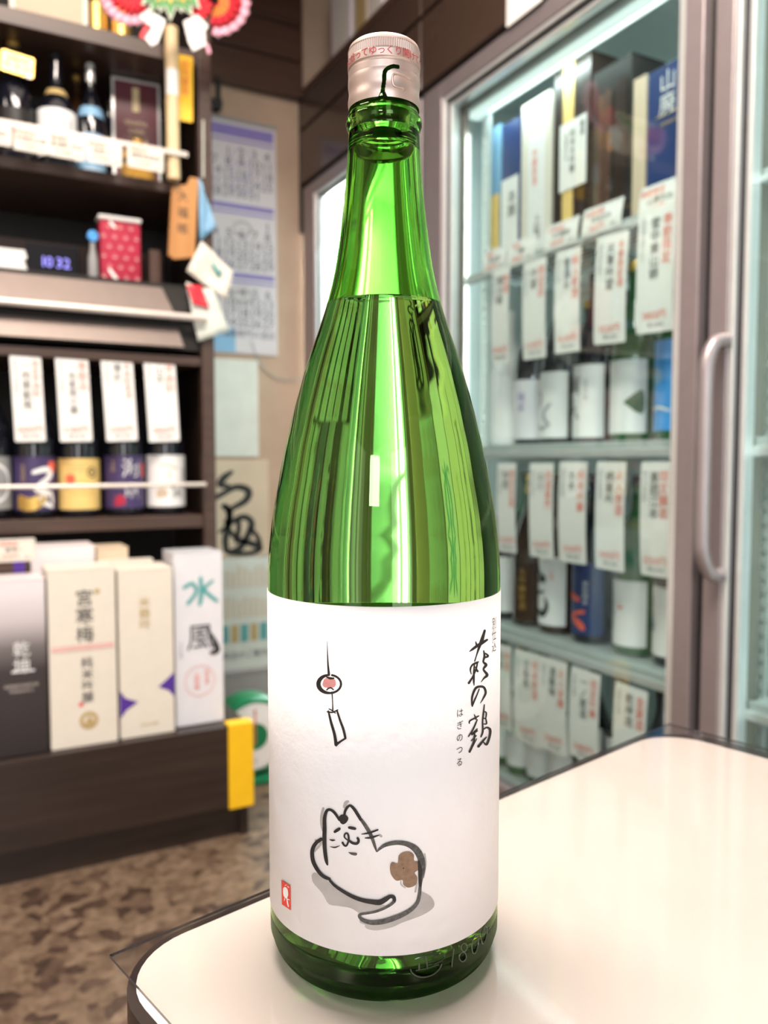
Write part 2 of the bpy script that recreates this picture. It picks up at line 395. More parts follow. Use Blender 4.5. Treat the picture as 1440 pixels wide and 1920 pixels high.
# pale paper notice strip on the wall behind the cooler corner
# ================================================================== TABLE
L0 = onz(205, 1790, .70); R0 = onz(1255, 1356, .70)
E1 = (R0-L0).normalized(); E2 = Vector((E1.y, -E1.x, 0)); TW = (R0-L0).length; TD = .62
TROT = math.atan2(E1.y, E1.x)
tb = thing('table', 'low table with cream laminate top and dark edge band under the green bottle', 'table', (L0.x, L0.y, 0), TROT)
def rrect(x0, x1, y0, y1, r, n=10):
    out = []
    for cx, cy, a in ((x1-r, y1-r, 0), (x0+r, y1-r, 90), (x0+r, y0+r, 180), (x1-r, y0+r, 270)):
        for i in range(n+1):
            g = R(a+90*i/n); out.append((cx+r*math.cos(g), cy+r*math.sin(g)))
    return out
IN = .004
obj('edge_band', MB().prism_z(rrect(-.008, TW-.003, -TD, -IN+.004, .046), .655, .6980), 'edge', tb, True)
obj('tabletop', MB().prism_z(rrect(-.003, TW-.0175, -TD+.006, -.0045, .038), .672, .6984), 'cream', tb, True)
for x in (.07, TW-.07):
    for y in (-.07, -TD+.07):
        obj('leg', MB().lathe([(.016, 0), (.018, .01), (.014, .02), (.014, .655)], 16, cx=x, cy=y), 'black', tb, True)
mb_ = MB().box(0, TW, -TD-.004, 0, .6986, .70)
mb_.mi = [1 if abs(Vector(mb_.v[f[0]])[2]-Vector(mb_.v[f[2]])[2]) > 1e-5 else 0 for f in mb_.f]
dm = obj('desk_mat', mb_, ['mat_', 'mat_edge'])
dm.location = (L0.x, L0.y, 0); dm.rotation_euler = (0, 0, TROT)
tag(dm, 'clear plastic sheet lying over the cream table top with square corners', 'desk mat')
# ================================================================== HERO BOTTLE
BD = .366; BX, BY, BZ = SA*BD, CA*BD, .70
HB = HC-BZ
def sil(y, hw):
    """silhouette pixel row -> (radius, height above table)"""
    a = math.atan((y-960)/F)+PITCH; r = 0
    for _ in range(4):
        d = BD-r*r/BD; h = d*math.tan(a); zc = BD*CP+h*SP
        t = hw/F*zc; r = t/math.sqrt(1+(t/BD)**2)
    return (r, HB-(BD-r*r/BD)*math.tan(a))
RB = .0524
prof = [(0, .0035), (.030, .0035), (.038, .0006), (.0425, 0), (.0462, .0010), (.0492, .0034), (.0512, .0075), (.0521, .0125), (RB, .019), (RB, .10), (RB, .155)]
for y, hw in ((1060, 217.5), (1020, 214.8), (987, 211.5), (950, 206.5), (914, 200), (878, 193.3), (841, 186), (805, 177.5), (768, 168.5), (732, 158.6), (695, 148), (658, 136), (622, 123.5), (585, 111.5), (549, 101.5), (512, 93), (476, 87), (440, 82), (400, 77.3), (359, 73.3), (320, 70.2), (285, 68.2), (258, 67.0)):
    prof.append(sil(y, hw))
zt = prof[-1][1]
prof = [p for i, p in enumerate(prof) if i < 11 or p[1] > .157]
prof += [(.01555, .3655), (.01600, .3668), (.01660, .3683), (.01665, .3700), (.01625, .3716), (.01545, .3726), (.01500, .3740), (.01495, .3755), (.0150, .3800), (.0146, .3990), (.0110, .3995)]
sp = []
for i in range(len(prof)-1):           # densify the long shoulder with a spline in height
    sp += [p[:2] for p in spline([(a[0], a[1], 0) for a in prof[max(i-1, 0):i+3]], 3)[(3 if i else 0):(6 if i else 3)]]
sp.append(prof[-1])
def rad_at(z):
    for a, b in zip(sp, sp[1:]):
        if a[1] <= z <= b[1] and b[1] > a[1] and z > .02: return a[0]+(b[0]-a[0])*(z-a[1])/(b[1]-a[1])
    return RB
hero = thing('sake_bottle', 'tall green glass sake bottle with white cat label standing on the cream table', 'bottle', (BX, BY, BZ), -HEAD)
LIQ = .2915
outer = MB().lathe(sp, 160, mis=[2 if p[1] < .019 else 0 for p in sp])
inner = []
zz = LIQ
while zz < .3975:
    t = .0022 if zz < .36 else .0042
    inner.append((rad_at(min(zz, .3650))-t, zz)); zz += .0022
inner[-1] = (inner[-1][0], .3992)
outer.lathe(inner, 160, mi=1)
obj('glass_body', outer, ['bottle', 'bottle_in', 'bottle_heel'], hero, 'full', recalc=False)
li = [(0, .0095), (.024, .0075), (.036, .0052), (.0440, .0062), (.0478, .0098), (.0492, .0150)]
zz = .020
while zz < LIQ-.001: li.append((rad_at(zz)-.0030*(1 if zz < .15 else max(.73, 1-(zz-.15)*2)), zz)); zz += .003
li.append((rad_at(LIQ)-.0022, LIQ))
lq = MB().lathe(li, 160).lathe([(rad_at(LIQ)-.0022, LIQ), (.012, LIQ-.0006), (0, LIQ-.0006)], 160, mi=1)
obj('sake', lq, ['liq_side', 'liq_top'], hero, 'full', recalc=False)
# --- label (wraps the front), pixel -> cylinder mapping in the bottle's own frame
def cyl(px, py, r):
    d = ray(px, py)
    dx = d[0]*CA-d[1]*SA; dy = d[0]*SA+d[1]*CA      # camera-right / forward
    # |(dx t, dy t - BD)| = r
    a = dx*dx+dy*dy; b = -2*dy*BD; c = BD*BD-r*r
    q = b*b-4*a*c; t = (-b-math.sqrt(max(q, 0)))/(2*a)
    return (dx*t, dy*t-BD, HB+d[2]*t)
zlt = cyl(720, 1138, RB)[2]; zlb = cyl(722, 1792, RB)[2]
RL = RB+.00025
lab = MB().lathe([(RL-.0002, zlb), (RL, zlb), (RL, zlt), (RL-.0002, zlt)], 120, R(-90-112), R(-90+112))
lb = obj('label', lab, 'label', hero, 'full'); lb['label'] = 'white paper label with a brush drawn cat'
lab = MB().lathe([(RL-.0002, zlb+.004), (RL, zlb+.004), (RL, zlt-.012), (RL-.0002, zlt-.012)], 50, R(90-42), R(90+42))
obj('back_label', lab, 'white', hero, 'full')
def c6(r): return lambda x, y: cyl(560+x*.194444, 1480+y*.194444, r)      # cat crop
def c5(r): return lambda x, y: cyl(500+x*.319444, 1080+y*.319444, r)      # wind chime crop
def c4(r): return lambda x, y: cyl(840+x/6, 1140+y/6, r)                  # lettering crop
r1, r2, r3, r4 = RL+.0001, RL+.00018, RL+.00026, RL+.00034
g = MB()
fill(g, [(125, 830), (160, 805), (260, 870), (350, 950), (500, 1040), (620, 1085), (830, 1120), (740, 1170), (600, 1195), (500, 1145), (380, 1125), (290, 1105), (225, 1000), (140, 900)], c6(r1))
fill(g, [(1190, 985), (1280, 1040), (1305, 1130), (1200, 1210), (1000, 1285), (900, 1330), (760, 1360), (660, 1345), (645, 1305), (760, 1300), (950, 1260), (1080, 1180), (1150, 1110)], c6(r1))
for s in ([(238, 180, 22), (222, 250, 26), (220, 330, 24), (230, 400, 14)], [(440, 175, 30), (455, 130, 34), (480, 115, 20)], [(160, 490, 20), (215, 520, 26), (150, 600, 18)], [(1215, 620, 14), (1225, 720, 16), (1205, 850, 14)], [(1140, 900, 16), (1125, 990, 18)], [(985, 880, 10), (990, 920, 16), (1030, 950, 12)], [(780, 440, 26), (800, 455, 22)], [(600, 1270, 40), (680, 1305, 30)]):
    stroke(g, s, c6(r1))
obj('grey_wash', g, 'wash', lb, True, recalc=False)
g = MB(); fill(g, [(885, 720), (905, 700), (955, 710), (965, 640), (1010, 605), (1070, 600), (1110, 630), (1115, 690), (1160, 700), (1160, 770), (1120, 805), (1145, 850), (1130, 920), (1060, 948), (1010, 920), (1000, 875), (940, 880), (895, 830), (880, 770)], c6(r2))
obj('brown_patch', g, 'umber', lb, True, recalc=False)
g = MB()
for s in ([(395, 300, 22), (345, 225, 28), (300, 196, 26), (268, 212, 30), (250, 280, 34), (250, 380, 38), (248, 480, 40), (252, 580, 38), (265, 680, 34), (278, 730, 16)],
          [(222, 478, 34), (170, 515, 36), (135, 575, 38), (130, 640, 38), (145, 710, 38), (190, 790, 36), (240, 840, 34), (300, 868, 30)],
          [(300, 878, 26), (350, 930, 28), (430, 985, 32), (520, 1035, 36), (610, 1068, 40), (700, 1085, 46), (780, 1090, 52), (840, 1060, 46), (880, 1035, 36), (915, 1040, 36), (925, 1075, 34)],
          [(345, 412, 26), (372, 394, 32), (396, 378, 28)], [(482, 368, 24), (515, 374, 30), (548, 381, 24)],
          [(470, 490, 12), (442, 462, 15), (446, 432, 17), (466, 424, 18), (480, 448, 20), (481, 495, 20), (462, 542, 18), (440, 540, 20), (422, 512, 22)],
          [(482, 490, 20), (520, 518, 26), (562, 522, 26), (578, 495, 26), (566, 466, 22)],
          [(606, 433, 8), (680, 420, 20), (765, 390, 16)], [(640, 470, 10), (700, 465, 22), (775, 442, 10)],
          [(297, 485, 6), (325, 492, 18), (352, 490, 6)], [(302, 553, 4), (350, 560, 14), (398, 543, 4)],
          [(440, 262, 22), (450, 205, 26), (490, 157, 24), (530, 185, 30), (570, 245, 32), (600, 295, 30)],
          [(1158, 690, 20), (1172, 780, 40), (1170, 860, 32), (1172, 930, 30)]):
    stroke(g, s, c6(r4))
fill(g, [(385, 270), (410, 245), (450, 245), (478, 275), (465, 315), (430, 338), (400, 320)], c6(r4))
disc2 = [(1003, 757), (1012, 754), (1017, 763), (1009, 769)]
fill(g, disc2, c6(r4))
obj('cat_drawing', g, 'sumi', lb, True, recalc=False)
g = MB()
for s in ([(600, 290, 30), (640, 345, 36), (685, 420, 36), (715, 490, 32), (735, 550, 26), (752, 602, 12)],
          [(925, 1075, 34), (890, 1110, 28), (820, 1150, 26), (740, 1180, 24), (660, 1195, 24), (600, 1205, 26), (585, 1225, 30), (620, 1262, 36), (700, 1285, 44), (800, 1278, 50), (900, 1250, 50), (1000, 1210, 46), (1090, 1155, 40), (1145, 1090, 36), (1165, 1010, 34), (1172, 930, 30), (1182, 850, 40), (1192, 780, 56), (1188, 700, 66), (1165, 630, 70), (1120, 570, 64), (1050, 530, 50), (970, 515, 44), (900, 520, 42), (830, 540, 36), (780, 575, 24), (755, 602, 12)]):
    stroke(g, s, c6(r3))
fill(g, [(475, 605), (520, 610), (560, 615), (555, 638), (510, 632)], c6(r3))
obj('cat_body_line', g, 'sumig', lb, True, recalc=False)
# wind chime
g = MB(); fill(g, [(335, 610), (350, 598), (385, 600), (403, 612), (405, 640), (388, 655), (345, 655), (328, 640)], c5(r2), maxlen=20)
obj('pink_blossom', g, 'blush', lb, True, recalc=False)
g = MB()
ring = [(370+66*math.cos(R(a)), 634+53*math.sin(R(a)), 13+(13 if 90 < a < 260 else 0)*math.sin(R((a-90)*180/170))) for a in range(-80, 276, 12)]
for s in ([(356, 382, 2), (357, 450, 6), (360, 520, 10), (365, 578, 15)], ring, [(350, 592, 6), (372, 600, 14), (396, 600, 8)],
          [(352, 670, 8), (362, 660, 8), (378, 657, 8), (392, 668, 8)], [(383, 680, 8), (387, 740, 6), (388, 790, 8)],
          [(362, 792, 10), (378, 860, 15), (398, 930, 17), (408, 994, 20)], [(405, 992, 18), (435, 970, 12), (464, 952, 12)],
          [(462, 952, 14), (450, 900, 15), (430, 845, 13), (412, 788, 10)], [(354, 797, 7), (388, 800, 9), (418, 785, 7)], [(365, 780, 6), (385, 790, 8), (404, 806, 6)]):
    stroke(g, s, c5(r4))
obj('wind_chime_drawing', g, 'sumi', lb, True, recalc=False)
# brush lettering
g = MB()
for s in ([(415, 250, 26), (400, 300, 32), (385, 350, 40), (358, 420, 34), (325, 520, 16), (300, 600, 14)], [(240, 492, 6), (275, 465, 26), (320, 432, 32), (380, 395, 36), (445, 355, 22)], [(312, 378, 12), (325, 430, 28)],
          [(262, 745, 10), (252, 690, 18), (270, 645, 20), (310, 620, 24), (345, 605, 14)], [(332, 610, 18), (315, 690, 20), (275, 780, 20), (232, 848, 28)], [(298, 620, 14), (292, 720, 22), (290, 810, 24), (294, 872, 10)], [(305, 660, 8), (335, 715, 26)],
          [(402, 480, 16), (410, 545, 26), (398, 605, 22), (428, 640, 34), (400, 690, 22), (440, 752, 34), (405, 790, 20), (372, 835, 6)], [(412, 560, 16), (450, 540, 26), (420, 508, 14)],
          [(352, 910, 14), (325, 980, 16), (295, 1045, 22), (272, 1108, 16)], [(270, 1095, 18), (272, 1000, 24), (310, 905, 28), (360, 884, 26), (405, 895, 28), (424, 955, 26), (395, 1020, 18), (365, 1072, 6)],
          [(296, 1198, 10), (315, 1250, 24)], [(240, 1300, 14), (246, 1270, 18), (300, 1240, 20), (347, 1213, 14)], [(330, 1255, 14), (285, 1360, 20), (230, 1448, 14)], [(330, 1360, 16), (265, 1420, 18)], [(265, 1432, 10), (330, 1380, 20)],
          [(300, 1390, 18), (292, 1500, 24), (270, 1560, 26), (242, 1622, 24)], [(262, 1495, 12), (318, 1435, 16)], [(280, 1555, 14), (324, 1470, 10)],
          [(410, 1085, 12), (400, 1180, 20), (390, 1280, 18), (392, 1390, 22), (370, 1452, 16)], [(405, 1165, 12), (430, 1178, 18), (424, 1240, 16), (400, 1240, 12)], [(424, 1240, 16), (434, 1300, 18), (398, 1305, 12)], [(392, 1372, 14), (435, 1345, 20), (474, 1370, 30), (468, 1450, 26), (435, 1535, 26), (400, 1510, 14)], [(435, 1450, 12), (395, 1495, 24), (340, 1562, 28)]):
    stroke(g, s, c4(r4))
def cyl_text(s, px0, py0, py1, size, sx=1, vertical=True, r=r4, mb=None):
    """vertical lettering wrapped on the label between two pixel rows"""
    x, y, z = cyl(px0, py0, r); th = math.atan2(x, -y); z1 = cyl(px0, py1, r)[2]
    step = (z-z1)/(len(s)-1) if vertical else 0
    for i, ch in enumerate(s):
        t = text_mb(ch, size)
        mb.add([(r*math.sin(th+vx*sx/r), -r*math.cos(th+vx*sx/r), z-i*step+vz) for vx, vy, vz in t.v], t.f)
cyl_text('別仕込', 927, 1170, 1213, .0054, mb=g)
cyl_text('はぎのつる', 862.5, 1338, 1430, .0038, mb=g)
obj('brush_lettering', g, 'sumi', lb, True, recalc=False)
# seal
def c2(r): return lambda x, y: cyl(500+x*.319444, 1440+y*.319444, r)
g = MB(); fill(g, [(86, 657), (139, 690), (141, 835), (89, 800)], c2(r3), smooth=False, maxlen=30)
obj('seal', g, 'seal', lb, True, recalc=False)
g = MB()
fill(g, [(97, 705), (108, 698), (122, 712), (126, 745), (116, 765), (102, 755), (96, 730)], c2(r4), maxlen=20)
for s in ([(118, 760, 6), (122, 790, 7), (128, 815, 5)], [(106, 765, 5), (104, 778, 4)], [(108, 690, 4), (116, 686, 4)], [(122, 694, 4), (130, 702, 4)], [(124, 770, 5), (134, 775, 4)]): stroke(g, s, c2(r4))
obj('seal_mark', g, 'white', lb, True, recalc=False)
# embossed heel marks (raised glass)
g = MB()
def heel(px, py):
    x, y, z = cyl(740+px*.15278, 1640+py*.15278, RB); th = math.atan2(x, -y)
    r = RB
    for a, b in zip(sp, sp[1:]):
        if a[1] <= z <= b[1] and b[1] > a[1]: r = a[0]+(b[0]-a[0])*(z-a[1])/(b[1]-a[1]); break
    return (r*math.sin(th), -r*math.cos(th), z)
def oval(cx, cy, rx, ry, tilt=0, a0=0, a1=360, n=24):
    o = []
    for i in range(n+1):
        a = R(a0+(a1-a0)*i/n); x, y = rx*math.cos(a), ry*math.sin(a); o.append((cx+x*math.cos(tilt)-y*math.sin(tilt), cy+x*math.sin(tilt)+y*math.cos(tilt)))
    return o
for q in ([(727, 905), (718, 980), (708, 1060), (700, 1130)], oval(850, 890, 36, 50, .1), oval(835, 1008, 44, 58, .1), oval(985, 855, 38, 115, .12), oval(1097, 740, 30, 112, .14), [(1160, 640), (1152, 690)], [(1140, 700), (1146, 660)],
          oval(385, 1110, 198, 140, -.35, 20, 190), [(250, 1035), (300, 1015), (420, 985), (560, 945)], [(380, 1000), (395, 1080), (400, 1150)], [(480, 1015), (600, 965), (615, 1020), (560, 1065), (480, 1100)], [(260, 1175), (400, 1150), (540, 1100)], [(300, 1080), (300, 1165)], [(400, 1080), (470, 1060)]):
    g.tube([heel(*p) for p in q], .00032, 6)
obj('embossed_marks', g, 'relief', hero, True)
# --- cap: lathe grid with knurls, beads and a cut slot
CR, ZC0, ZC1 = .01585, .3752, .4022
cp = MB(); NA = 480; rows = []
nz = 130
for j in range(nz+1):
    t = j/nz; z = ZC0+(ZC1-.0016-ZC0)*t; r = CR
    if t < .5:
        r = CR-.00025+.00018*(math.sin(t/.5*math.pi*3.2-.6))
    elif t < .62: r = CR-.0002
    if .61 < t < .66: r = CR-.00042*math.sin((t-.61)/.05*math.pi)-.0002*(1)
    if t >= .80: r = CR-.0001
    if .955 < t: r = CR-.0004*((t-.955)/.045)
    rows.append((r, z, t))
for r, z, t in rows:
    kn = .00045 if .81 < t < .95 else 0
    for i in range(NA):
        a = 2*math.pi*i/NA; rr = r-kn*(.5+.5*math.cos(a*96))
        cp.v.append((rr*math.cos(a), rr*math.sin(a), z))
slot = [(622, 1075), (625, 1000), (640, 900), (645, 800), (660, 740), (710, 695), (780, 672), (850, 678)]   # crop px of the cut
slotc = [cyl(640+x*.125, 40+y*.125, CR) for x, y in slot]
slot2 = spline([(math.atan2(p[0], -p[1])*CR, p[2], 0) for p in slotc], 8)
def in_slot(a, z):
    th = (a+math.pi/2+math.pi) % (2*math.pi)-math.pi
    x = th*CR; d = min(math.hypot(x-q[0], z-q[1]) for q in slot2)
    wid = .0009+max(0, (.3772-z))*.55
    return d < wid or (z < slot2[0][1] and abs(x-slot2[0][0]) < wid)
for j in range(nz):
    zm = (rows[j][1]+rows[j+1][1])/2
    for i in range(NA):
        a = 2*math.pi*(i+.5)/NA
        if zm < .3905 and abs(a-1.5*math.pi) < .5 and in_slot(a, zm): continue
        b = (i+1) % NA
        cp.f.append((j*NA+i, j*NA+b, (j+1)*NA+b, (j+1)*NA+i)); cp.mi.append(0)
top = [(rows[-1][0], rows[-1][1])]+[(CR-.0007, ZC1-.0009), (CR-.0014, ZC1-.0003), (CR-.0024, ZC1), (.004, ZC1+.0001), (0, ZC1+.0001)]
cp.lathe(top, NA)
capo = obj('screw_cap', cp, 'cap', hero, 'full', recalc=False)
capo['label'] = 'pale pink silver screw cap'
g = MB()
zt0 = ZC0+(ZC1-.0016-ZC0)*.735; s = 'り右に捻ってゆっくり開けてくだ'
for i, ch in enumerate(s):
    th = (i-7.3)*.0037/CR; t = text_mb(ch, .0040); rr = CR+.00012
    g.add([(rr*math.sin(th+x/rr), -rr*math.cos(th+x/rr), zt0+z) for x, _, z in t.v], t.f)
obj('cap_lettering', g, 'capred', capo, recalc=False)
g = MB()   # pressed tab outline right of the slot
tab = [cyl(640+x*.125, 40+y*.125, CR+.0001) for x, y in ((1030, 860), (900, 800), (800, 785), (770, 830), (775, 930), (810, 975), (925, 1010), (925, 1030))]
g.tube([p[:3] for p in spline(tab, 5)], .00045, 8)
obj('pressed_tab', g, 'cap', capo, True)
# ================================================================== LEFT DISPLAY STEP (platform with cartons)
VP, VS, UE = 1.87, 2.15, .63        # step front, shelf unit front, their right end
zp = onv(428, 1363, VP).z
st = thing('display_step', 'long low dark brown wooden display step carrying the cartons', 'display step', (0, VP, 0))
obj('front_panel', MB().box(-.9, UE-.005, VP, VP+.02, .085, zp, .002), 'brown', st, world=True)
obj('top_board', MB().box(-.9, UE-.005, VP+.0205, VP+.275, zp-.022, zp-.001, .002), 'brown', st, world=True)
obj('kick_board', MB().box(-.9, UE-.01, VP+.035, VP+.055, 0, .084), 'brown', st, world=True)
obj('side_panel', MB().box(UE-.025, UE-.005, VP+.0205, VP+.275, 0, zp-.0225), 'brown', st, world=True)
yg = onv(428, 1363, VP-.006)
yy = MB().box(yg.x, UE+.002, VP-.008, VP-.0005, onv(440, 1515, VP).z, zp+.006, .003)
yy.box(yg.x, UE+.002, VP-.008, VP+.03, zp+.0005, zp+.007, .003)
tag(obj('corner_guard', yy, 'yellow', world=True, loc=(UE, VP, .1)), 'bright yellow corner guard on the end of the brown display step', 'corner guard')
# ================================================================== LEFT SHELF UNIT
su = thing('shelf_unit', 'dark brown wooden shelf unit with bottle rows along the left wall', 'shelf unit', (0, VS, 0))
def band(y0, y1, x=0, v=VS): return onv(x, y0, v).z, onv(x, y1, v).z
VB = 2.55
obj('post', MB().box(UE-.034, UE, VS-.004, VS+.03, 0, CEIL, .002), 'shelf', su, world=True)
obj('end_panel', MB().box(UE-.022, UE-.002, VS+.031, VB, 0, CEIL), 'brown', su, world=True)
obj('back_panel', MB().box(-.9, UE-.023, VB-.02, VB, 0, CEIL), 'inside', su, world=True)
zb1, zb0 = band(977, 1003); zB = zb1                       # bottle shelf
zh1, zh0 = band(647, 665); zw1, zw0 = band(291, 312); zu1, zu0 = band(8, 40)
for nm, a, b in (('shelf_board', zb0, zb1), ('shelf_board', zh0, zh1), ('shelf_board', zw0, zw1), ('shelf_board', zu0, zu1)):
    obj(nm, MB().box(-.9, UE-.036, VS, VB-.021, a, b, .0015), 'shelf', su, world=True)
zc1 = onv(150, 516, VS+.02).z
obj('compartment_floor', MB().box(-.9, UE-.036, VS+.018, VB-.021, zc1-.018, zc1, .001), 'inside', su, world=True)
# inner boards of the open compartment
obj('inner_board', MB().box(-.9, UE-.05, VB-.05, VB-.022, zc1+.001, onv(0, 443, VB-.05).z), 'brown2', su, world=True)
zr = onv(180, 911, VS-.03).z
obj('bottle_rail', MB().tube([(-.9, VS-.03, zr), (UE-.035, VS-.03, zr)], .0055, 8), 'rail', su, True, world=True)
for u in (UE-.05,): obj('rail_bracket', MB().box(u, u+.012, VS-.03, VS+.01, zr-.004, zr+.004), 'rail', su, world=True)
# slanted light hood: two taupe metal faces and a pale rod between them
def slab(p, q, x0, x1, xt0, xt1, th=.004):
    (va, za), (vb, zb) = p, q
    return MB().add([(x0, va, za), (x1, va, za), (xt1, vb, zb), (xt0, vb, zb), (x0, va+th, za), (x1, va+th, za), (xt1, vb+th, zb), (xt0, vb+th, zb)],
                    [(0, 1, 2, 3), (4, 7, 6, 5), (0, 4, 5, 1), (1, 5, 6, 2), (2, 6, 7, 3), (3, 7, 4, 0)])
za1, za0 = onv(150, 524, VS+.014).z, onv(150, 580, VS-.022).z
zd1, zd0 = onv(150, 602, VS-.002).z, onv(150, 638, VS-.022).z
xr1 = onv(330, 580, VS-.02).x; xr0 = onv(306, 540, VS).x; xl0 = onv(14, 520, VS).x; xl1 = onv(0, 566, VS).x
obj('light_hood', slab((VS-.022, za0), (VS+.014, za1), -.9, xr1, -.9, xr0), 'hood', su, world=True)
obj('hood_gap_shade', MB().add([(xr1+.002, VS-.022, za0), (UE-.036, VS-.004, za0), (UE-.036, VS+.014, za1), (xr0+.002, VS+.014, za1)], [(0, 1, 2, 3)]), 'inside', su, world=True)  # black sheet standing in for the shaded gap beside the hood
obj('lower_hood', slab((VS-.022, zd0), (VS-.002, zd1), -.9, onv(345, 640, VS-.02).x, -.9, onv(333, 605, VS).x), 'hood', su, world=True)
zq = onv(180, 580, VS-.034).z
obj('hood_rod', MB().tube([(-.9, VS-.034, zq+.002), (UE-.03, VS-.034, zq-.0)], .009, 10), 'rail', su, True, world=True)
obj('hood_box', MB().box(-.9, UE-.037, VS+.006, VS+.012, zd0-.004, zd1+.02), 'inside', su, world=True)
zwr = onv(300, 281, VS-.058).z
obj('card_rail', MB().box(-.9, onv(345, 290, VS-.02).x, VS-.060, VS-.055, zwr-.006, zwr+.006, .001), 'rail', su, world=True)
# ------------------------------------------------------------------ generic bottle (local frame: label faces -y)
def bottle(name, label, cat, loc, rotz, H, RR, body, cap, lab=None, art=(), group=None, shoulder=.50, neck=.30, capn=.07, labang=80, neckband=None, seg=32):
    t = thing(name, label, cat, loc, rotz, group)
    s = RR
    pr = [(0, .002), (s*.75, .001), (s*.9, .0), (s*.97, .004), (s, .014), (s, H*shoulder)]
    pr += [p[:2] for p in spline([(s, H*shoulder, 0), (s*.88, H*(shoulder+.10), 0), (s*.55, H*(shoulder+.22), 0), (s*neck*1.08, H*(shoulder+.32), 0), (s*neck, H*.93, 0)], 4)][1:]
    pr += [(s*neck*1.12, H*.932), (s*neck*1.12, H*.945), (s*neck, H*.95), (s*neck, H*.99), (0, H*.99)]
    b = obj('glass_body', MB().lathe(pr, seg), body, t, True, recalc=False)
    c = s*neck*1.06
    obj('cap', MB().lathe([(c, H*(1-capn)), (c*1.02, H*(1-capn)+.002), (c*1.02, H-.004), (c*.93, H), (0, H)], 20), cap, t, True, recalc=False)
    if neckband:
        m, z0, z1 = neckband; i0 = lambda z: max(a[0]+(b2[0]-a[0])*(z-a[1])/(b2[1]-a[1]) for a, b2 in zip(pr, pr[1:]) if a[1] <= z <= b2[1] and b2[1] > a[1])
        obj('neck_band', MB().lathe([(i0(z0+(z1-z0)*k/4)+.0008, z0+(z1-z0)*k/4) for k in range(5)], 24), m, t, True, recalc=False)
    if lab:
        m, z0, z1 = lab; rr = s+.0006
        l = obj('label', MB().lathe([(rr, z0), (rr, z1)], 24, R(-90-labang), R(-90+labang)), m, t, True, recalc=False)
        cyl_art(l, rr+.0005, art)
    return t
ARTN = {'white': 'white_g', 'ink': 'ink', 'red': 'red'}
def cyl_art(l, rr, art):
    """art: (kind, material, x, z, size, payload) printed on the curved label"""
    by = {}
    for a in art:
        mb = by.setdefault(a[1], MB()); k, _, x, z, sz, pl = a
        fm = lambda p, q, rr=rr: (rr*math.sin(p/rr), -rr*math.cos(p/rr), q)
        if k == 'v': tm = text_mb(pl, sz, True); mb.add([fm(vx+x, vz+z) for vx, _, vz in tm.v], tm.f)
        if k == 'h': tm = text_mb(pl, sz); mb.add([fm(vx+x, vz+z) for vx, _, vz in tm.v], tm.f)
        if k == 'rect': fill(mb, [(x-sz, z-pl), (x+sz, z-pl), (x+sz, z+pl), (x-sz, z+pl)], fm, maxlen=.012, smooth=False)
        if k == 'poly': fill(mb, [(x+px*sz, z+pz*sz) for px, pz in pl], fm, maxlen=.012)
        if k == 'stroke': stroke(mb, [(x+px*sz, z+pz*sz, wd*sz) for px, pz, wd in pl], fm)
        if k == 'ring':
            n = 28; mb.add([fm(x+r_*math.cos(2*math.pi*i/n), z+r_*math.sin(2*math.pi*i/n)) for r_ in (sz*pl, sz) for i in range(n)], [(i, (i+1) % n, (i+1) % n+n, i+n) for i in range(n)])
    for m, mb in by.items(): obj('print', mb, m, l, recalc=False)
# ------------------------------------------------------------------ paper tags and cards (local frame: x right, z up, print faces -y)
def paper(name, label, cat, loc, rotz, W, H, prints, group=None, tilt=0, bend=0, m='white', th=.0006, round_=.004, lean=0, frame=None):
    """prints: (material, kind, x, z, size, text) with x,z from the paper's centre"""
    t = thing(name, label, cat, loc, 0, group, rot=(Matrix.Rotation(rotz, 4, 'Z') @ Matrix.Rotation(lean, 4, 'X') @ Matrix.Rotation(tilt, 4, 'Y')).to_euler())
    bf = lambda x, z, y=0: (x, y+bend*((z/(H/2))**2-.3)+bend*.5*(x/(W/2)), z)
    N = 8; b = MB(); c = round_
    def half(z):
        e = H/2-abs(z)
        return W/2-(c-math.sqrt(max(0, c*c-(c-e)**2)) if e < c else 0)
    zs = sorted(set([-H/2, -H/2+c*.15, -H/2+c*.5, -H/2+c]+[-H/2+c+(H-2*c)*i/N for i in range(N+1)]+[H/2-c, H/2-c*.5, H/2-c*.15, H/2]))
    for z in zs:
        for y in (0, th):
            for x in (-half(z), half(z)): b.v.append(bf(x, z, y))
    for i in range(len(zs)-1):
        o = i*4; q = o+4
        b.f += [(o, o+1, q+1, q), (o+3, o+2, q+2, q+3), (o+2, o, q, q+2), (o+1, o+3, q+3, q+1)]; b.mi += [0]*4
    b.f += [(0, 2, 3, 1), (len(zs)*4-4, len(zs)*4-3, len(zs)*4-1, len(zs)*4-2)]; b.mi += [0, 0]
    p = obj('sheet', b, m, t)
    by = {}
    for pm, k, x, z, sz, s in prints:
        mb = by.setdefault(pm, MB())
        if k in 'vh':
            tm = text_mb(s, sz, k == 'v', 1.0); mb.add([bf(vx+x, vz+z, -.0006) for vx, _, vz in tm.v], tm.f)
        if k == 'r': mb.add([bf(x+dx*sz, z+dz*s, -.0005) for dx, dz in ((-1, -1), (1, -1), (1, 1), (-1, 1))], [(0, 1, 2, 3)])
        if k == 'f':   # thin frame
            w_, h_, q = sz, s, .0011
            for a, b_, c_, d_ in ((-w_, w_, h_-q, h_), (-w_, w_, -h_, -h_+q), (-w_, -w_+q, -h_, h_), (w_-q, w_, -h_, h_)): mb.add([bf(x+a, z+c_, -.0005), bf(x+b_, z+c_, -.0005), bf(x+b_, z+d_, -.0005), bf(x+a, z+d_, -.0005)], [(0, 1, 2, 3)])
    for pm, mb in by.items(): obj('print', mb, pm, p, recalc=False)
    return t
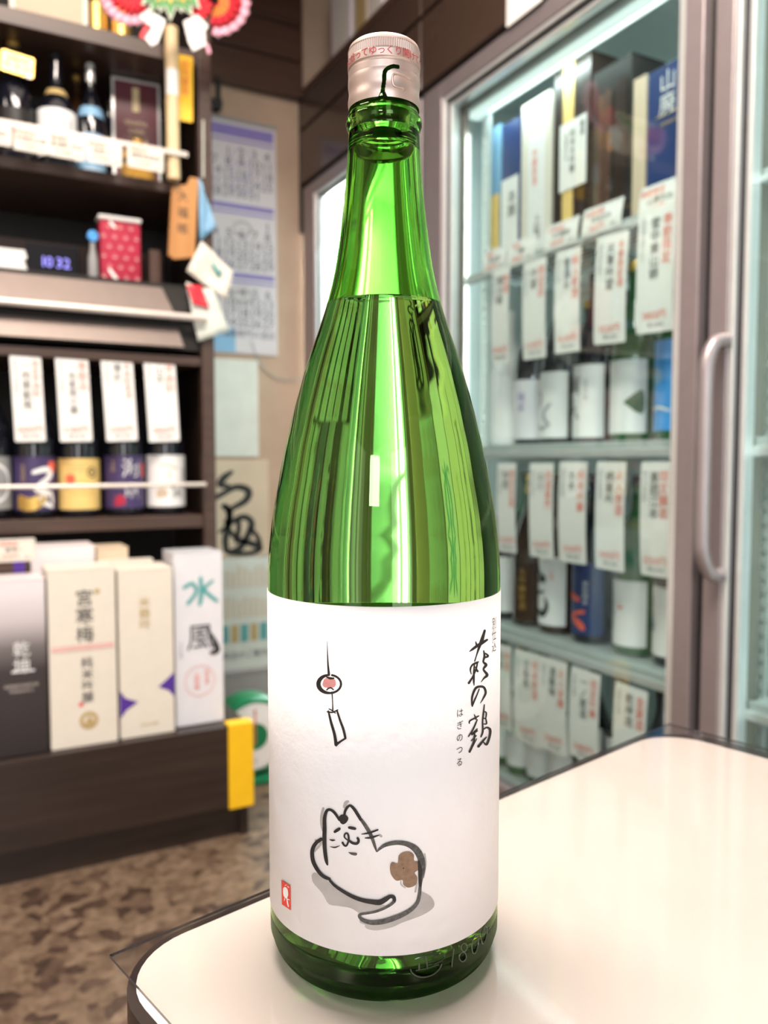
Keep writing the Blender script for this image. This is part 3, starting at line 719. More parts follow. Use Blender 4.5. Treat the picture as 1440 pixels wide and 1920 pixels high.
def tall_prints(W, H, red, black, small, price):
    n = max(len(red), 1); out = []
    s = min(.024, H*.42/n); out.append(('red', 'v', W*.30, H*.40-s*.3, s, red))
    s = min(.024, H*.60/max(len(black), 1)); out.append(('ink', 'v', -W*.02, H*.36, s, black))
    out.append(('grey', 'v', -W*.34, H*.40, .0105, small))
    out.append(('red', 'h', 0, -H*.365, .020, price)); out.append(('ink', 'h', W*.03, -H*.44, .010, '税込'+price[:-1]))
    return out
def card_prints(W, H, a, b, price):
    return [('grey', 'f', 0, 0, W*.46, H*.42), ('red', 'h', -W*.18, H*.25, H*.23, a), ('ink', 'h', 0, 0, H*.24, b), ('red', 'h', -W*.1, -H*.27, H*.24, price), ('ink', 'h', W*.3, -H*.3, H*.12, '720ml')]
def front(x0, y0, x1, y1, axis, val):
    """centre, width, height of something whose photo corners lie on a plane"""
    a = on(axis, x0, (y0+y1)/2, val); b = on(axis, x1, (y0+y1)/2, val); xm = (x0+x1)/2
    t, l = on(axis, xm, y0, val), on(axis, xm, y1, val)
    return (t+l)/2, (a-b).length, (t-l).length
# ------------------------------------------------------------------ bottle row behind the rail
vb = VS+.085; RBt = .0515
TAGS = [(22, 663, 82, 828, '限定芋焼酎', '一尚東紫尾', '鹿児島小牧蒸留所', '3600円', -.035, 'first price tag from the left over the dark label bottle'),
        (107, 667, 170, 828, '季節品', '一尚紫尾の露', '鹿児島小牧蒸留', '3180円', -.035, 'pinkish white price tag over the yellow label bottle'),
        (193, 670, 254, 827, '芋焼酎原酒', '薄衣', '熊本蒸留酒', '3300円', -.05, 'white price tag over the purple label bottle'),
        (273, 674, 333, 828, '芋焼酎', '山衣', '熊本蒸留', '2800円', -.05, 'rightmost white price tag over the white label bottle')]
for x0, y0, x1, y1, r_, k_, s_, p_, tl, lbl in TAGS:
    c, W, H = front(x0, y0, x1, y1, 1, VS+.006); W *= .97
    paper('price_tag', lbl+' in the shelf row', 'price tag', (c.x, VS+.006-.004, c.z), 0, W, H, tall_prints(W, H, r_, k_, s_, p_), 'tall price tags along the shelf bottles', tilt=tl, bend=.002)
def shelf_u(x, y=900, v=None): return onv(x, y, v or vb-.04).x
gb = 'dark shochu bottles behind the shelf rail'
zs = zB+.0005
bottle('shochu_bottle', 'dark bottle with a grey round label cut by the left photo edge', 'bottle', (shelf_u(-20), vb, zs), R(6), .395, RBt, 'darkglass', 'black', ('greybox', .025, .155), [('ring', 'white_g', .0, .09, .05, .86), ('ring', 'grey', 0, .09, .04, .1), ('v', 'white_g', .0, .105, .028, '古酒')], gb)
bottle('shochu_bottle', 'dark bottle with a black and gold label showing white brush lettering', 'bottle', (shelf_u(68), vb, zs), R(4), .395, RBt, 'darkglass', 'black', ('purplelab', .02, .155),
       [('poly', 'gold', -.012, .045, .035, [(-1.2, -.6), (0, -.7), (1, 0), (.6, .5), (-.2, .2), (-1.1, .4)]), ('stroke', 'white_g', .015, .115, .03, [(-.9, 0, .3), (0, .25, .45), (.6, .1, .5), (.3, -.5, .45), (-.4, -1, .4)]), ('stroke', 'white_g', .012, .055, .03, [(-.6, .6, .4), (.2, .3, .6), (.0, -.4, .5), (.8, -.9, .3)]), ('stroke', 'white_g', .02, .05, .02, [(-1, 0, .3), (.5, .8, .4), (.9, -.6, .4)]), ('poly', 'red', .038, .13, .011, [(-1, -1), (1, -1), (1, 1), (-1, 1)]), ('v', 'goldprint', -.036, .13, .011, '本格焼酎')], gb)
bottle('shochu_bottle', 'dark bottle with a square yellow label behind the shelf rail', 'bottle', (shelf_u(152), vb, zs), R(2), .395, RBt, 'darkglass', 'black', ('yellowlab', .02, .150),
       [('ring', 'ink', .026, .115, .014, .7), ('rect', 'ink', .026, .115, .004, .004), ('rect', 'goldprint', 0, .138, .044, .001), ('rect', 'goldprint', -.008, .128, .03, .001), ('rect', 'goldprint', -.008, .120, .028, .001), ('poly', 'red', -.03, .098, .010, [(-1, -1), (1, -1), (1, 1), (-1, 1)]), ('rect', 'goldprint', .0, .06, .03, .0008)], gb)
bottle('shochu_bottle', 'dark bottle with a purple label and two bold white characters', 'bottle', (shelf_u(238), vb, zs), R(0), .395, RBt, 'darkglass', 'black', ('purplelab', .02, .158),
       [('v', 'white_g', .010, .122, .052, '海'), ('v', 'white_g', .010, .062, .046, '童'), ('rect', 'red', .048, .12, .005, .018), ('poly', 'crimson', -.022, .040, .014, [(-1, -1), (1, -.6), (.8, 1), (-.6, .8)]), ('v', 'goldprint', -.038, .14, .010, '芋焼酎')], gb)
bottle('shochu_bottle', 'dark bottle with a white label beside the shelf post', 'bottle', (shelf_u(317), vb, zs), R(-2), .395, RBt, 'darkglass', 'black', ('white_g', .022, .160),
       [('stroke', 'goldprint', 0, .125, .03, [(-.8, .2, .06), (-.2, .3, .1), (.4, .05, .1), (.9, .0, .05)]), ('stroke', 'goldprint', .0, .105, .03, [(-.2, .5, .08), (0, .2, .1), (-.1, -.3, .08)]), ('v', 'ink', .022, .058, .036, '寅'), ('v', 'ink', .044, .12, .012, '黒麹仕込'), ('poly', 'tan', -.02, .06, .014, [(-1, -1), (1, -.7), (.6, .8), (-1, .5)])], gb)
# ------------------------------------------------------------------ cartons on the step
def carton(label, x0, x1, ytop, ybot, v, dep, m, faces=(), zbase=None, group='sake cartons on the display step', lean=0, name='carton', lid=True, side=None):
    zb = zbase if zbase is not None else zp+.0005
    a = onv(x0, ybot, v); b = onv(x1, ybot, v); W = b.x-a.x; H = onv((x0+x1)/2, ytop, v).z-zb
    t = thing(name, label, 'carton', ((a.x+b.x)/2, v, zb), 0, group)
    obj('board_body', MB().box(-W/2+.0008, W/2-.0008, 0, dep, 0, H-.004, .0015), m, t)
    obj('lid', MB().box(-W/2+.0004, W/2-.0004, -.0006, dep+.0006, H-.0036, H, .001), side or m, t)
    by = {}
    for pm, k, fx, fz, sz, s in faces:
        mb = by.setdefault(pm, MB()); x = fx*W; z = fz*H
        if k in 'vh': text_at(mb, s, sz, x, z, -.0012, k == 'v')
        if k == 'r': quad(mb, x-sz, x+sz, z-s, z+s, -.0010)
        if k == 'ring': disc(mb, x, z, sz, -.0010, r0=s)
        if k == 'p': fill(mb, [(x+p*sz, z+q*sz) for p, q in s], lambda p, q: (p, -.0010, q), maxlen=1, smooth=False)
        if k == 's': stroke(mb, [(x+p*sz, z+q*sz, wd*sz) for p, q, wd in s], lambda p, q: (p, -.0012, q))
    for pm, mb in by.items(): obj('print', mb, pm, t, recalc=False)
    return t
grad = ramp_mat('silver_to_black_print', [(0, (.022, .016, .016)), (.52, (.045, .034, .034)), (.66, (.17, .15, .15)), (.82, (.58, .53, .55)), (1, (.78, .73, .76))], 0, .36)
vc = VP+.022
carton('tall carton fading from silver to black with silver lettering at the left', -6, 93, 1086, 1430, vc, .11, grad, [('white_g', 'v', .02, .60, .036, '乾坤'), ('white_g', 'h', .04, .47, .05, '一'), ('rail', 'h', 0, .40, .011, 'KENKONICHI'), ('rail', 'h', 0, .37, .008, '特別純米辛口')], side='pinkbox')
carton('cream carton with black brush lettering and a pink line', 96, 223, 1066, 1412, vc, .12, 'creambox', [('ink', 'v', .03, .83, .040, '宮寒梅'), ('goldprint', 'ring', .22, .87, .006, .001), ('pinkline', 'r', 0, .56, .066, .006), ('ink', 'v', .05, .47, .026, '純米吟醸'), ('pinkred', 'ring', -.05, .24, .005, .001), ('goldprint', 'ring', .06, .145, .020, .012), ('goldprint', 'p', .06, .145, .010, [(-1, -1), (1, -1.2), (.8, .2), (0, 1)])])
carton('cream carton with thin gold lettering and two purple corner points', 226, 329, 1066, 1391, vc+.004, .12, 'creambox', [('goldprint', 'v', -.03, .80, .026, '米鶴吟'), ('purple', 'p', -.492, .20, .032, [(0, -.9), (0, 1.1), (.35, .55), (1.25, .15), (.4, -.35)]), ('purple', 'p', .492, .295, .032, [(0, -.95), (0, .85), (-.45, .45), (-1.15, -.1), (-.4, -.45)]), ('goldprint', 'h', .02, .07, .008, '純米大吟醸')])
carton('glossy white carton with black brush lettering and a red round stamp', 330, 421, 1036, 1360, vc+.03, .115, 'whitebox', [('teal', 's', -.08, .76, .03, [(-.9, .6, .25), (-.2, .9, .3), (.1, .2, .3), (-.6, -.7, .3)]), ('teal', 's', .04, .77, .03, [(0, 1.2, .3), (.05, 0, .4), (-.1, -1, .3)]), ('teal', 's', .12, .77, .03, [(.7, .9, .2), (0, .2, .3), (1, -.8, .3)]), ('ink', 'v', .02, .50, .070, '風'), ('ink', 's', .26, .475, .022, [(-.6, 1.5, .25), (.0, .6, .4), (.5, -.5, .6), (.5, -1.1, .6), (-.2, -1.2, .4)]), ('pinkline', 'ring', 0, .255, .038, .035), ('red', 'v', -.06, .29, .015, '山形県'), ('red', 'v', .14, .30, .012, '純米酒'), ('grey', 'v', -.38, .48, .008, '純米吟醸酒')])
vk = vc+.145
carton('pale pink carton standing behind the cream carton', 64, 184, 1024, 1300, vk, .11, 'pinkbox')
carton('beige carton standing in the back row', 186, 246, 1026, 1300, vk+.02, .10, 'tan')
carton('cream carton lid showing behind the purple point carton', 190, 292, 1050, 1300, vk-.012, .03, 'creambox')
carton('brown carton with a violet edge at the left of the back row', -30, 60, 1060, 1300, vk, .1, 'brown2', [('purple', 'r', .3, .85, .012, .09)])
c, W, H = front(-14, 1010, 67, 1053, 1, VP+.10)
paper('price_card', 'price card in a plastic sleeve standing over the black carton', 'price card', (c.x, VP+.10, c.z), 0, W, H, card_prints(W, H, '人気商品', '乾坤一', '3520円'), 'price cards on the display step', m='creambox')
# ------------------------------------------------------------------ spirits shelf
zs = zw1+.0005; vw = VS+.085; gs = 'spirit bottles on the upper shelf'
def wu(x, y=280, v=None): return onv(x, y, v or vw).x
def zy(x, y): return onv(x, y, vw-.04).z-zs
b1 = bottle('spirit_bottle', 'black bottle hung with a gold fringed neck tag', 'bottle', (wu(30), vw, zs), R(5), onv(24, 78, vw).z-zs, .044, 'darkglass', 'gold', ('black', .03, .135), [('h', 'goldprint', 0, .06, .014, 'SHIMA'), ('rect', 'goldprint', 0, .045, .02, .001)], gs, shoulder=.5)
nt_ = onv(33, 120, vw-.055)
p = paper('neck_tag', 'gold cardboard neck tag with white badges on the black bottle', 'tag', nt_, R(2), .072, .048, [('goldtext', 'h', -.022, -.006, .02, '●'), ('goldtext', 'h', .0, -.008, .02, '●'), ('goldtext', 'h', .022, -.010, .02, '●'), ('white_g', 'h', .026, -.021, .016, '■'), ('ink', 'h', 0, .010, .012, '受賞記念')], m='gold', tilt=.09)
bottle('spirit_bottle', 'dark bottle with a round white label bearing one black character', 'bottle', (wu(108), vw, zs), R(-3), onv(97, 100, vw).z-zs, .047, 'darkglass', 'black', ('white_g', .035, zy(108, 204)), [('v', 'ink', .012, zy(108, 232), .034, '土'), ('v', 'grey', .030, zy(108, 226), .010, '麦焼酎')], gs, shoulder=.44, neckband=('goldprint', zy(108, 172), zy(108, 160)))
bottle('spirit_bottle', 'slim dark bottle with a silver cap and light blue labels', 'bottle', (wu(172), vw, zs), R(-5), onv(165, 120, vw).z-zs, .034, 'darkglass', 'silver', ('ltblue', .012, zy(172, 247)), [('h', 'white_g', 0, .04, .01, 'GIN'), ('rect', 'white_g', 0, .02, .02, .0008)], gs, shoulder=.47, neckband=('ltblue', zy(172, 214), zy(172, 194)), capn=.16)
bottle('spirit_bottle', 'small amber bottle with a gold cap behind the silver capped bottle', 'bottle', (onv(146, 280, vw+.09).x, vw+.09, zs), 0, onv(146, 143, vw+.09).z-zs, .030, 'brownglass', 'gold', ('gold', .05, .12), [('poly', 'orangewood', 0, .09, .012, [(-1, -1), (1, -1), (1, 1), (-1, 1)])], gs, shoulder=.5)
bottle('spirit_bottle', 'dark thin bottle in the gap left of the maroon poster', 'bottle', (onv(206, 280, vw+.09).x, vw+.09, zs), 0, onv(206, 190, vw+.09).z-zs, .024, 'darkglass', 'black', None, (), gs)
t = bottle('spirit_bottle', 'squat amber spirit bottle in front of the maroon poster', 'bottle', (wu(258, 280, vw-.01), vw-.01, zs), R(-4), .128, .043, 'amber', 'black', ('brownglass', .050, .062), (), gs, shoulder=.55)
# framed poster behind it
c, W, H = front(211, 80, 299, 285, 1, VS+.145); H = min(onv(255, 72, VS+.145).z, zu0-.003)-zs
po = thing('framed_poster', 'maroon poster in a silver frame standing on the spirits shelf', 'poster', (c.x, VS+.145, zs), R(-4))
obj('poster_sheet', MB().box(-W/2+.004, W/2-.004, 0, .003, .004, H-.004), 'maroon', po)
fr = MB()
for a in ((-W/2, -W/2+.007, 0, H), (W/2-.007, W/2, 0, H), (-W/2+.007, W/2-.007, 0, .007), (-W/2+.007, W/2-.007, H-.007, H)): fr.box(a[0], a[1], -.003, .004, a[2], a[3], .001)
obj('frame', fr, 'silver', po)
g = MB(); text_at(g, 'GRAPPA', .0165, -.002, H*.62, -.0035); text_at(g, 'CASK', .0175, 0, H*.55, -.0035); text_at(g, 'LIMITED EDITION', .0065, .004, H*.49, -.0035)
quad(g, -.010, .008, H*.72, H*.93, -.0032); disc(g, .024, H*.46, .005, -.0034)
obj('lettering', g, 'goldtext', po, recalc=False)
g = MB(); fill(g, [(-.022, H*.08), (.020, H*.08), (.020, H*.36), (.010, H*.41), (.007, H*.46), (-.009, H*.46), (-.012, H*.41), (-.022, H*.36)], lambda x, z: (x, -.0012, z), maxlen=1, smooth=False)
obj('printed_bottle', g, 'goldtext', po, recalc=False)
for i, (x0, y0, x1, y1, a_, b_, p_, lbl) in enumerate(((-40, 224, 23, 275, '人気商品', '本格焼酎', '2980円', 'price card at the left photo edge under the black spirit bottle'), (25, 236, 89, 290, '限定商品', '米焼酎古酒', '￥3080', 'price card below the gap right of the black spirit bottle'), (90, 247, 160, 302, '麦焼酎', '麦焼酎 百年', '￥2980', 'price card below the round white label'),
                                          (162, 259, 230, 313, '新商品', '国産ジン', '￥4400', 'price card below the blue label bottle'), (238, 268, 308, 323, '限定品', '樽熟成梅酒', '￥3300', 'price card below the amber spirit bottle, last on the rail'))):
    c, W, H = front(x0, y0, x1, y1, 1, VS-.062)
    H = abs(onv((x0+x1)/2, y0+5, VS-.062).z-onv((x0+x1)/2, y1-5, VS-.062).z)
    paper('price_card', lbl, 'price card', (c.x, VS-.0622, c.z), 0, W*.96, H, card_prints(W, H, a_, b_, p_), 'price cards on the spirits shelf rail', m='creambox', tilt=.02)
# top shelf
zs = zu1+.0005
c, W, H = front(20, -120, 162, 12, 1, VS+.05); pf = thing('framed_notice', 'beige framed notice on the topmost shelf at the upper left', 'notice', (c.x, VS+.05, zs))
H = .16
obj('sheet', MB().box(-W/2+.012, W/2-.012, .001, .004, .012, H-.012), 'tan', pf)
fr = MB()
for a in ((-W/2, -W/2+.012, 0, H), (W/2-.012, W/2, 0, H), (-W/2+.012, W/2-.012, 0, .012), (-W/2+.012, W/2-.012, H-.012, H)): fr.box(a[0], a[1], -.002, .006, a[2], a[3], .001)
obj('frame', fr, 'creambox', pf)
for x, lbl in ((180, 'amber bottle on the topmost shelf beside the framed notice'), (226, 'amber bottle on the topmost shelf above the paper fans')):
    bottle('spirit_bottle', lbl, 'bottle', (onv(x, 10, VS+.08).x, VS+.08, zs), 0, .25, .026, 'brownglass', 'gold', ('gold', .02, .09), (), gs)
# bamboo pole, yellow strip, wooden sign
bu = onv(322, 200, VS-.03).x
bt, bb = onv(322, 55, VS-.03).z, onv(322, 338, VS-.03).z
bm_ = MB(); prb = []
for i in range(25):
    z = bb+(bt-bb)*i/24; prb.append((.0165*(1.0+(.05 if i % 8 == 4 else 0)), z))
bm_.lathe([(0, bb)]+prb+[(0, bt)], 20, cx=bu, cy=VS-.036)
bp = tag(obj('bamboo_pole', bm_, 'bamboo', None, True, world=True, loc=(bu, VS-.036, bb)), 'pale round bamboo pole hung upright on the shelf post', 'pole')
g = MB().lathe([(.0172, onv(322, 183, VS-.03).z), (.0172, onv(322, 135, VS-.03).z)], 20, R(-160), R(-20), cx=bu, cy=VS-.036)
obj('paper_band', g, 'white', bp, True, world=True, recalc=False)
c, W, H = front(333, 104, 361, 227, 1, VS-.014)
paper('yellow_charm', 'narrow yellow strip with red lettering beside the bamboo pole', 'charm', (c.x, VS-.014, c.z), R(-3), W, H, [('red', 'v', 0, H*.36, .022, '商売繁盛')], m='yellow', tilt=.015, th=.002)
c, W, H = front(316, 332, 368, 490, 1, VS-.012)
sg = thing('wooden_sign', 'orange wooden plaque with three black characters on the shelf post', 'sign', (c.x, VS-.012, c.z), 0, rot=(0, R(2), 0))
obj('plaque', MB().prism([(-W*.5, -H*.46), (-W*.30, -H*.5), (W*.42, -H*.44), (W*.5, H*.5), (W*.2, H*.5), (W*.1, H*.40), (-W*.42, H*.36)], -.012, 0), 'orangewood', sg)
g = MB(); text_at(g, '大福帳', .030, -.002, .052, -.0125, True, step=1.35); obj('lettering', g, 'ink', sg, recalc=False)
# compartment objects
zs = zc1+.0005
c, W, H = front(52, 455, 149, 516, 1, VS+.07)
ck = thing('digital_clock', 'small black digital clock with blue glowing digits in the shelf compartment', 'clock', (c.x, VS+.07, zs))
obj('case', MB().box(-W/2, W/2, 0, .05, 0, H, .004), 'clock', ck)
g = MB(); text_at(g, '1', .036, -.024, H*.42, -.001); text_at(g, '0', .036, -.010, H*.42, -.001); text_at(g, '32', .036, .022, H*.42, -.001); obj('digits', g, 'clockd', ck, recalc=False)
c, W, H = front(-30, 463, 51, 508, 1, VS+.06)
pb = thing('paper_stack', 'bundle of white papers beside the black clock', 'paper stack', (c.x, VS+.06, zs))
for i in range(5): obj('sheet', MB().box(-W/2+.004*(i % 2), W/2-.003*(i % 3), .002*i, .05+.004*(i % 2), .002+i*H/5.2, .0015+(i+1)*H/5.2, .001), 'white', pb)
c, W, H = front(183, 420, 271, 521, 1, VS+.05)
bg = thing('gift_pouch', 'crimson patterned pouch with a white rolled top in the shelf compartment', 'pouch', (c.x, VS+.05, zs))
H = onv(227, 415, VS+.05).z-zs; W = .102
obj('cloth', MB().box(-W/2, W/2, 0, .045, 0, H, .007), 'crimson', bg, True)
obj('rolled_top', MB().box(-W/2-.004, W/2+.002, -.003, .048, H+.0005, H+.012, .004), 'white', bg, True)
g = MB(); gg = MB()
for i in range(6):
    for j in range(4):
        x = -W*.42+j*W*.27+(i % 2)*W*.135; z = .008+i*H*.165
        if abs(x) < W*.45: stroke(g, [(x-.006, z+.004, .0012), (x, z, .002), (x+.006, z+.004, .0012)], lambda p, q: (p, -.0006, q)); stroke(g, [(x, z+.001, .0014), (x, z+.009, .0014)], lambda p, q: (p, -.0006, q))
obj('pattern', g, 'pinkline', bg, recalc=False)
stroke(gg, [(-.03, .028, .008), (-.012, .004, .009)], lambda p, q: (p, -.0010, q)); stroke(gg, [(-.026, H-.004, .008), (-.014, H-.018, .008)], lambda p, q: (p, -.0010, q)); gg_ = obj('ribbon_print', gg, 'white', bg, recalc=False); gg_['kind'] = 'stuff'
bf_ = onv(174, 470, VS+.05)
vs_ = thing('flower_vase', 'small glass vase with a blue flower left of the crimson pouch', 'vase', (bf_.x, VS+.052, zs))
hz = onv(174, 440, VS+.052).z-zs
obj('vase', MB().lathe([(0, .001), (.010, 0), (.013, .01), (.012, hz*.45), (.006, hz*.7), (.007, hz*.82)], 18), 'greybox', vs_, True, recalc=False)
obj('stem', MB().tube([(0, 0, hz*.6), (0, 0, hz*.9)], .0012, 6), 'green', vs_)
for i in range(7):
    a = i*2*math.pi/7; g = MB(); fill(g, [(0, 0), (.005, .006), (.004, .013), (-.004, .013), (-.005, .006)], lambda p, q: (p, -.003*math.sin(q*200), q), maxlen=1)
    ca, sa = math.cos(a), math.sin(a); obj('petal', g.map(lambda x, y, z: (x*ca-z*sa, y-.008, hz*.95+x*sa+z*ca)), 'bluelab', vs_)
c, W, H = front(281, 462, 302, 522, 1, VS+.09); tag(obj('wooden_block', MB().box(c.x-W/2, c.x+W/2, VS+.09, VS+.13, zs, zs+onv(290, 468, VS+.09).z-zs, .003), 'brown2', world=True, loc=(c.x, VS+.09, zs)), 'upright brown block at the right of the shelf compartment', 'block')
# ------------------------------------------------------------------ hanging papers on the post
def loft(cols, m, name, parent, th=.0012):
    """crumpled sheet: list of rows of world points"""
    b = MB(); n = len(cols[0])
    for rw in cols: b.v += [tuple(p) for p in rw]
    for i in range(len(cols)-1):
        for j in range(n-1): b.f.append((i*n+j, i*n+j+1, (i+1)*n+j+1, (i+1)*n+j)); b.mi.append(0)
    o = obj(name, b, m, parent, True, world=True)
    md = o.modifiers.new('thickness', 'SOLIDIFY'); md.thickness = th
    return o
def sheet_px(quadpx, v, n=7, amp=.006, seed=1):
    rnd = random.Random(seed); P = [onv(x, y, v) for x, y in quadpx]; rows = []
    for i in range(n+1):
        s = i/n; a = P[0].lerp(P[3], s); b = P[1].lerp(P[2], s); rw = []
        for j in range(n+1):
            p = a.lerp(b, j/n); p.y += amp*(math.sin(3.1*s+j*.9+seed)+.5*rnd.uniform(-1, 1))-.5*amp; rw.append(p)
        rows.append(rw)
    return rows
hp = onv(390, 450, VS-.02)
en = thing('white_envelope', 'cream folded cloth pouch hanging tilted from the shelf post', 'pouch', onv(385, 455, VS-.02))
loft(sheet_px([(377, 452), (437, 510), (424, 563), (350, 508)], VS-.022, amp=.004, seed=3), 'creambox', 'cloth', en, .004)
g = MB(); stroke(g, [(398, 494, 5), (408, 508, 7), (413, 518, 4)], lambda x, y: onv(x, y, VS-.031)); stroke(g, [(408, 516, 5), (418, 506, 3)], lambda x, y: onv(x, y, VS-.031)); obj('blue_mark', g, 'teal', en, world=True, recalc=False)
pl = thing('plastic_bag', 'clear plastic bag with a red paper inside hanging below the cream pouch', 'bag', onv(385, 530, VS-.02))
loft(sheet_px([(348, 530), (400, 545), (432, 620), (372, 640)], VS-.016, amp=.005, seed=5), 'washi', 'bag_sheet', pl, .002)
loft(sheet_px([(350, 534), (378, 536), (392, 578), (362, 570)], VS-.026, amp=.002, seed=8), 'pinkred', 'red_paper', pl, .001)
pk = thing('clear_pouch', 'bluish clear pouch hanging between the wooden plaque and the calendar', 'pouch', onv(390, 330, VS-.01))
loft(sheet_px([(371, 330), (388, 370), (404, 425), (374, 455)], VS-.02, amp=.005, seed=2), 'ltblue', 'bag_sheet', pk, .001)
tu = MB().tube([onv(381, y, VS-.008) for y in range(225, 340, 12)], .0022, 6); tag(obj('hanging_cord', tu, 'washi', None, True, world=True, loc=onv(381, 225, VS-.008)), 'thin pale cord hanging along the shelf post', 'cord')
ch = []
for i in range(11): ch.append(onv(335+4*math.sin(i*.5), 305+i*5.2, VS-.03))
tag(obj('bead_cord', MB().tube(ch, [.0045 if i % 2 else .003 for i in range(11)], 8), 'plastic', None, True, world=True, loc=ch[0]), 'short clear cord hanging at the foot of the bamboo pole', 'cord')
# festive paper decoration
vd = VS-.16
fd = thing('paper_fan_decoration', 'festive red and pink paper fans with pine leaves hanging at the upper left', 'decoration', onv(325, -30, vd))
def fan(cx, cy, r0, r1, a0, a1, m, name, v, teeth=9, seedy=0):
    b = MB(); n = teeth*6
    for k in range(n+1):
        a = R(a0+(a1-a0)*k/n); rr = r1*(1-.05*(.5+.5*math.cos(k*2*math.pi/6)))
        for q, r_ in enumerate((r0, (r0+rr)/2, rr)): p = onv(cx+r_*math.cos(a), cy+r_*math.sin(a), v); p.y += .003*math.sin(k*math.pi/3)*q; b.v.append(tuple(p))
    for k in range(n):
        for q in (0, 1): b.f.append((k*3+q, k*3+q+1, k*3+q+4, k*3+q+3)); b.mi.append(0)
    o = obj(name, b, m, fd, True, world=True); md = o.modifiers.new('thickness', 'SOLIDIFY'); md.thickness = .001
fan(408, 8, 44, 62, -70, 100, 'pink', 'fan_border', vd); fan(408, 4, 3, 46, -70, 110, 'pinkred', 'fan_face', vd-.004)
fan(250, -16, 44, 66, 60, 200, 'pink', 'fan_border', vd); fan(250, -18, 3, 46, 50, 200, 'pinkred', 'fan_face', vd-.004)
fan(375, 14, 2, 24, 0, 360, 'pinkred', 'red_disc', vd+.003)
g = MB()
for k in range(4):
    q = [onv(404+24*math.cos(R(a))*(1-.2*k), 6+24*math.sin(R(a))*(1-.2*k), vd-.007) for a in range(-60, 110, 14)]; g.tube(q, .0012, 5)
obj('gold_threads', g, 'leafgold', fd, world=True)
for k, (x, y, a, l) in enumerate(((320, -5, 90, 45), (300, -5, 125, 36), (340, -5, 58, 42), (310, -8, 108, 34), (331, -8, 72, 34), (288, -10, 140, 30), (352, -8, 45, 34))):
    for sc, m, nm, dv in ((1, 'paleleaf', 'leaf_border', 0), (.78, 'leaf', 'leaf', -.003), (.30, 'leafgold', 'leaf_vein', -.006)):
        b = MB(); ca, sa = math.cos(R(a)), math.sin(R(a)); w_ = 11*sc
        pts = [(0, -w_*.5), (l*.4*sc, -w_), (l*sc, 0), (l*.4*sc, w_), (0, w_*.5)]
        vv = vd-.008+dv-.0006*k
        f_ = [onv(x+p*ca-q*sa, y+p*sa+q*ca, vv) for p, q in pts]; n5 = len(f_)
        b.add([tuple(p) for p in f_]+[(p.x, p.y+.001, p.z) for p in f_], [tuple(range(n5)), tuple(range(n5, 2*n5))[::-1]]+[(i, (i+1) % n5, (i+1) % n5+n5, i+n5) for i in range(n5)]); obj(nm, b, m, fd, world=True)
def flat_px(pts, v, m, name, parent, th=.0015):
    f_ = [onv(x, y, v) for x, y in pts]; n = len(f_)
    tri = tessellate_polygon([[Vector((x, -y, 0)) for x, y in pts]])
    return obj(name, MB().add([tuple(p) for p in f_]+[(p.x, p.y+th, p.z) for p in f_], list(tri)+[tuple(i+n for i in t)[::-1] for t in tri]+[(i, (i+1) % n, (i+1) % n+n, i+n) for i in range(n)]), m, parent, world=True)
flat_px([(276, 16), (311, 38), (296, 80), (284, 86), (272, 72), (286, 50), (275, 44), (260, 31)], vd-.004, 'white', 'folded_paper', fd)
flat_px([(272, 46), (284, 48), (272, 74), (261, 68)], vd-.001, 'pinkred', 'red_paper', fd)
flat_px([(344, 40), (370, 27), (391, 49), (384, 58), (386, 84), (362, 96), (353, 78)], vd-.004, 'white', 'folded_paper', fd)
flat_px([(384, 80), (390, 82), (396, 98), (390, 102)], vd-.002, 'pink', 'paper_tail', fd)
# ================================================================== GLASS DOOR COOLERS
ZTOP = 1.953                                # top of the doors
ZF = 2.30                                   # top of the fascia
V0, V1, V2 = .10, 2.02, 2.915               # cooler A from V0 to V1, cooler B from V1 to V2
def cooler(label, va, vb_):
    t = thing('cooler', label, 'cooler', (UW, (va+vb_)/2, 0))
    B = lambda n, a, m, c=.002: obj(n, MB().box(*a, c), m, t, world=True)
    B('back_wall', (1.90, 1.94, va, vb_, .05, ZF-.002), 'cooler', 0)
    B('side_wall', (1.252, 1.899, va, va+.02, .05, ZF-.002), 'cooler', 0)
    B('side_wall', (1.252, 1.899, vb_-.02, vb_, .05, ZF-.002), 'cooler', 0)
    B('roof', (1.252, 1.899, va+.021, vb_-.021, ZTOP, ZF-.004), 'cooler', 0)
    B('cooler_floor', (1.252, 1.899, va+.021, vb_-.021, .05, .084), 'cooler', 0)
    B('plinth', (1.22, 1.90, va, vb_, 0, .049), 'black')
    return t, B
cA, BA = cooler('tall glass door cooler full of sake bottles on the right', V0, V1)
cB, BB = cooler('bright cooler in the far corner behind the green bottle', V1+.006, V2)
zg = onu(770, 55, UW).z
for B, a, b in ((BA, V0, V1), (BB, V1+.006, V2)):
    B('fascia_panel', (UW-.006, UW+.048, a, b, ZTOP+.012, zg-.006), 'fascia', .003)
    B('fascia_panel', (UW-.006, UW+.048, a, b, zg+.006, ZF), 'fascia', .003)
    B('fascia_gap', (UW+.012, UW+.05, a, b, ZTOP+.004, ZF-.004), 'black', 0)
    B('fascia_trim', (UW-.010, UW-.0062, a, b, ZF-.02, ZF+.004), 'brown2', .001)
BB('end_cover', (UW-.006, UW+.05, V2-.0005, V2+.012, 1.79, ZF), 'black', .002)
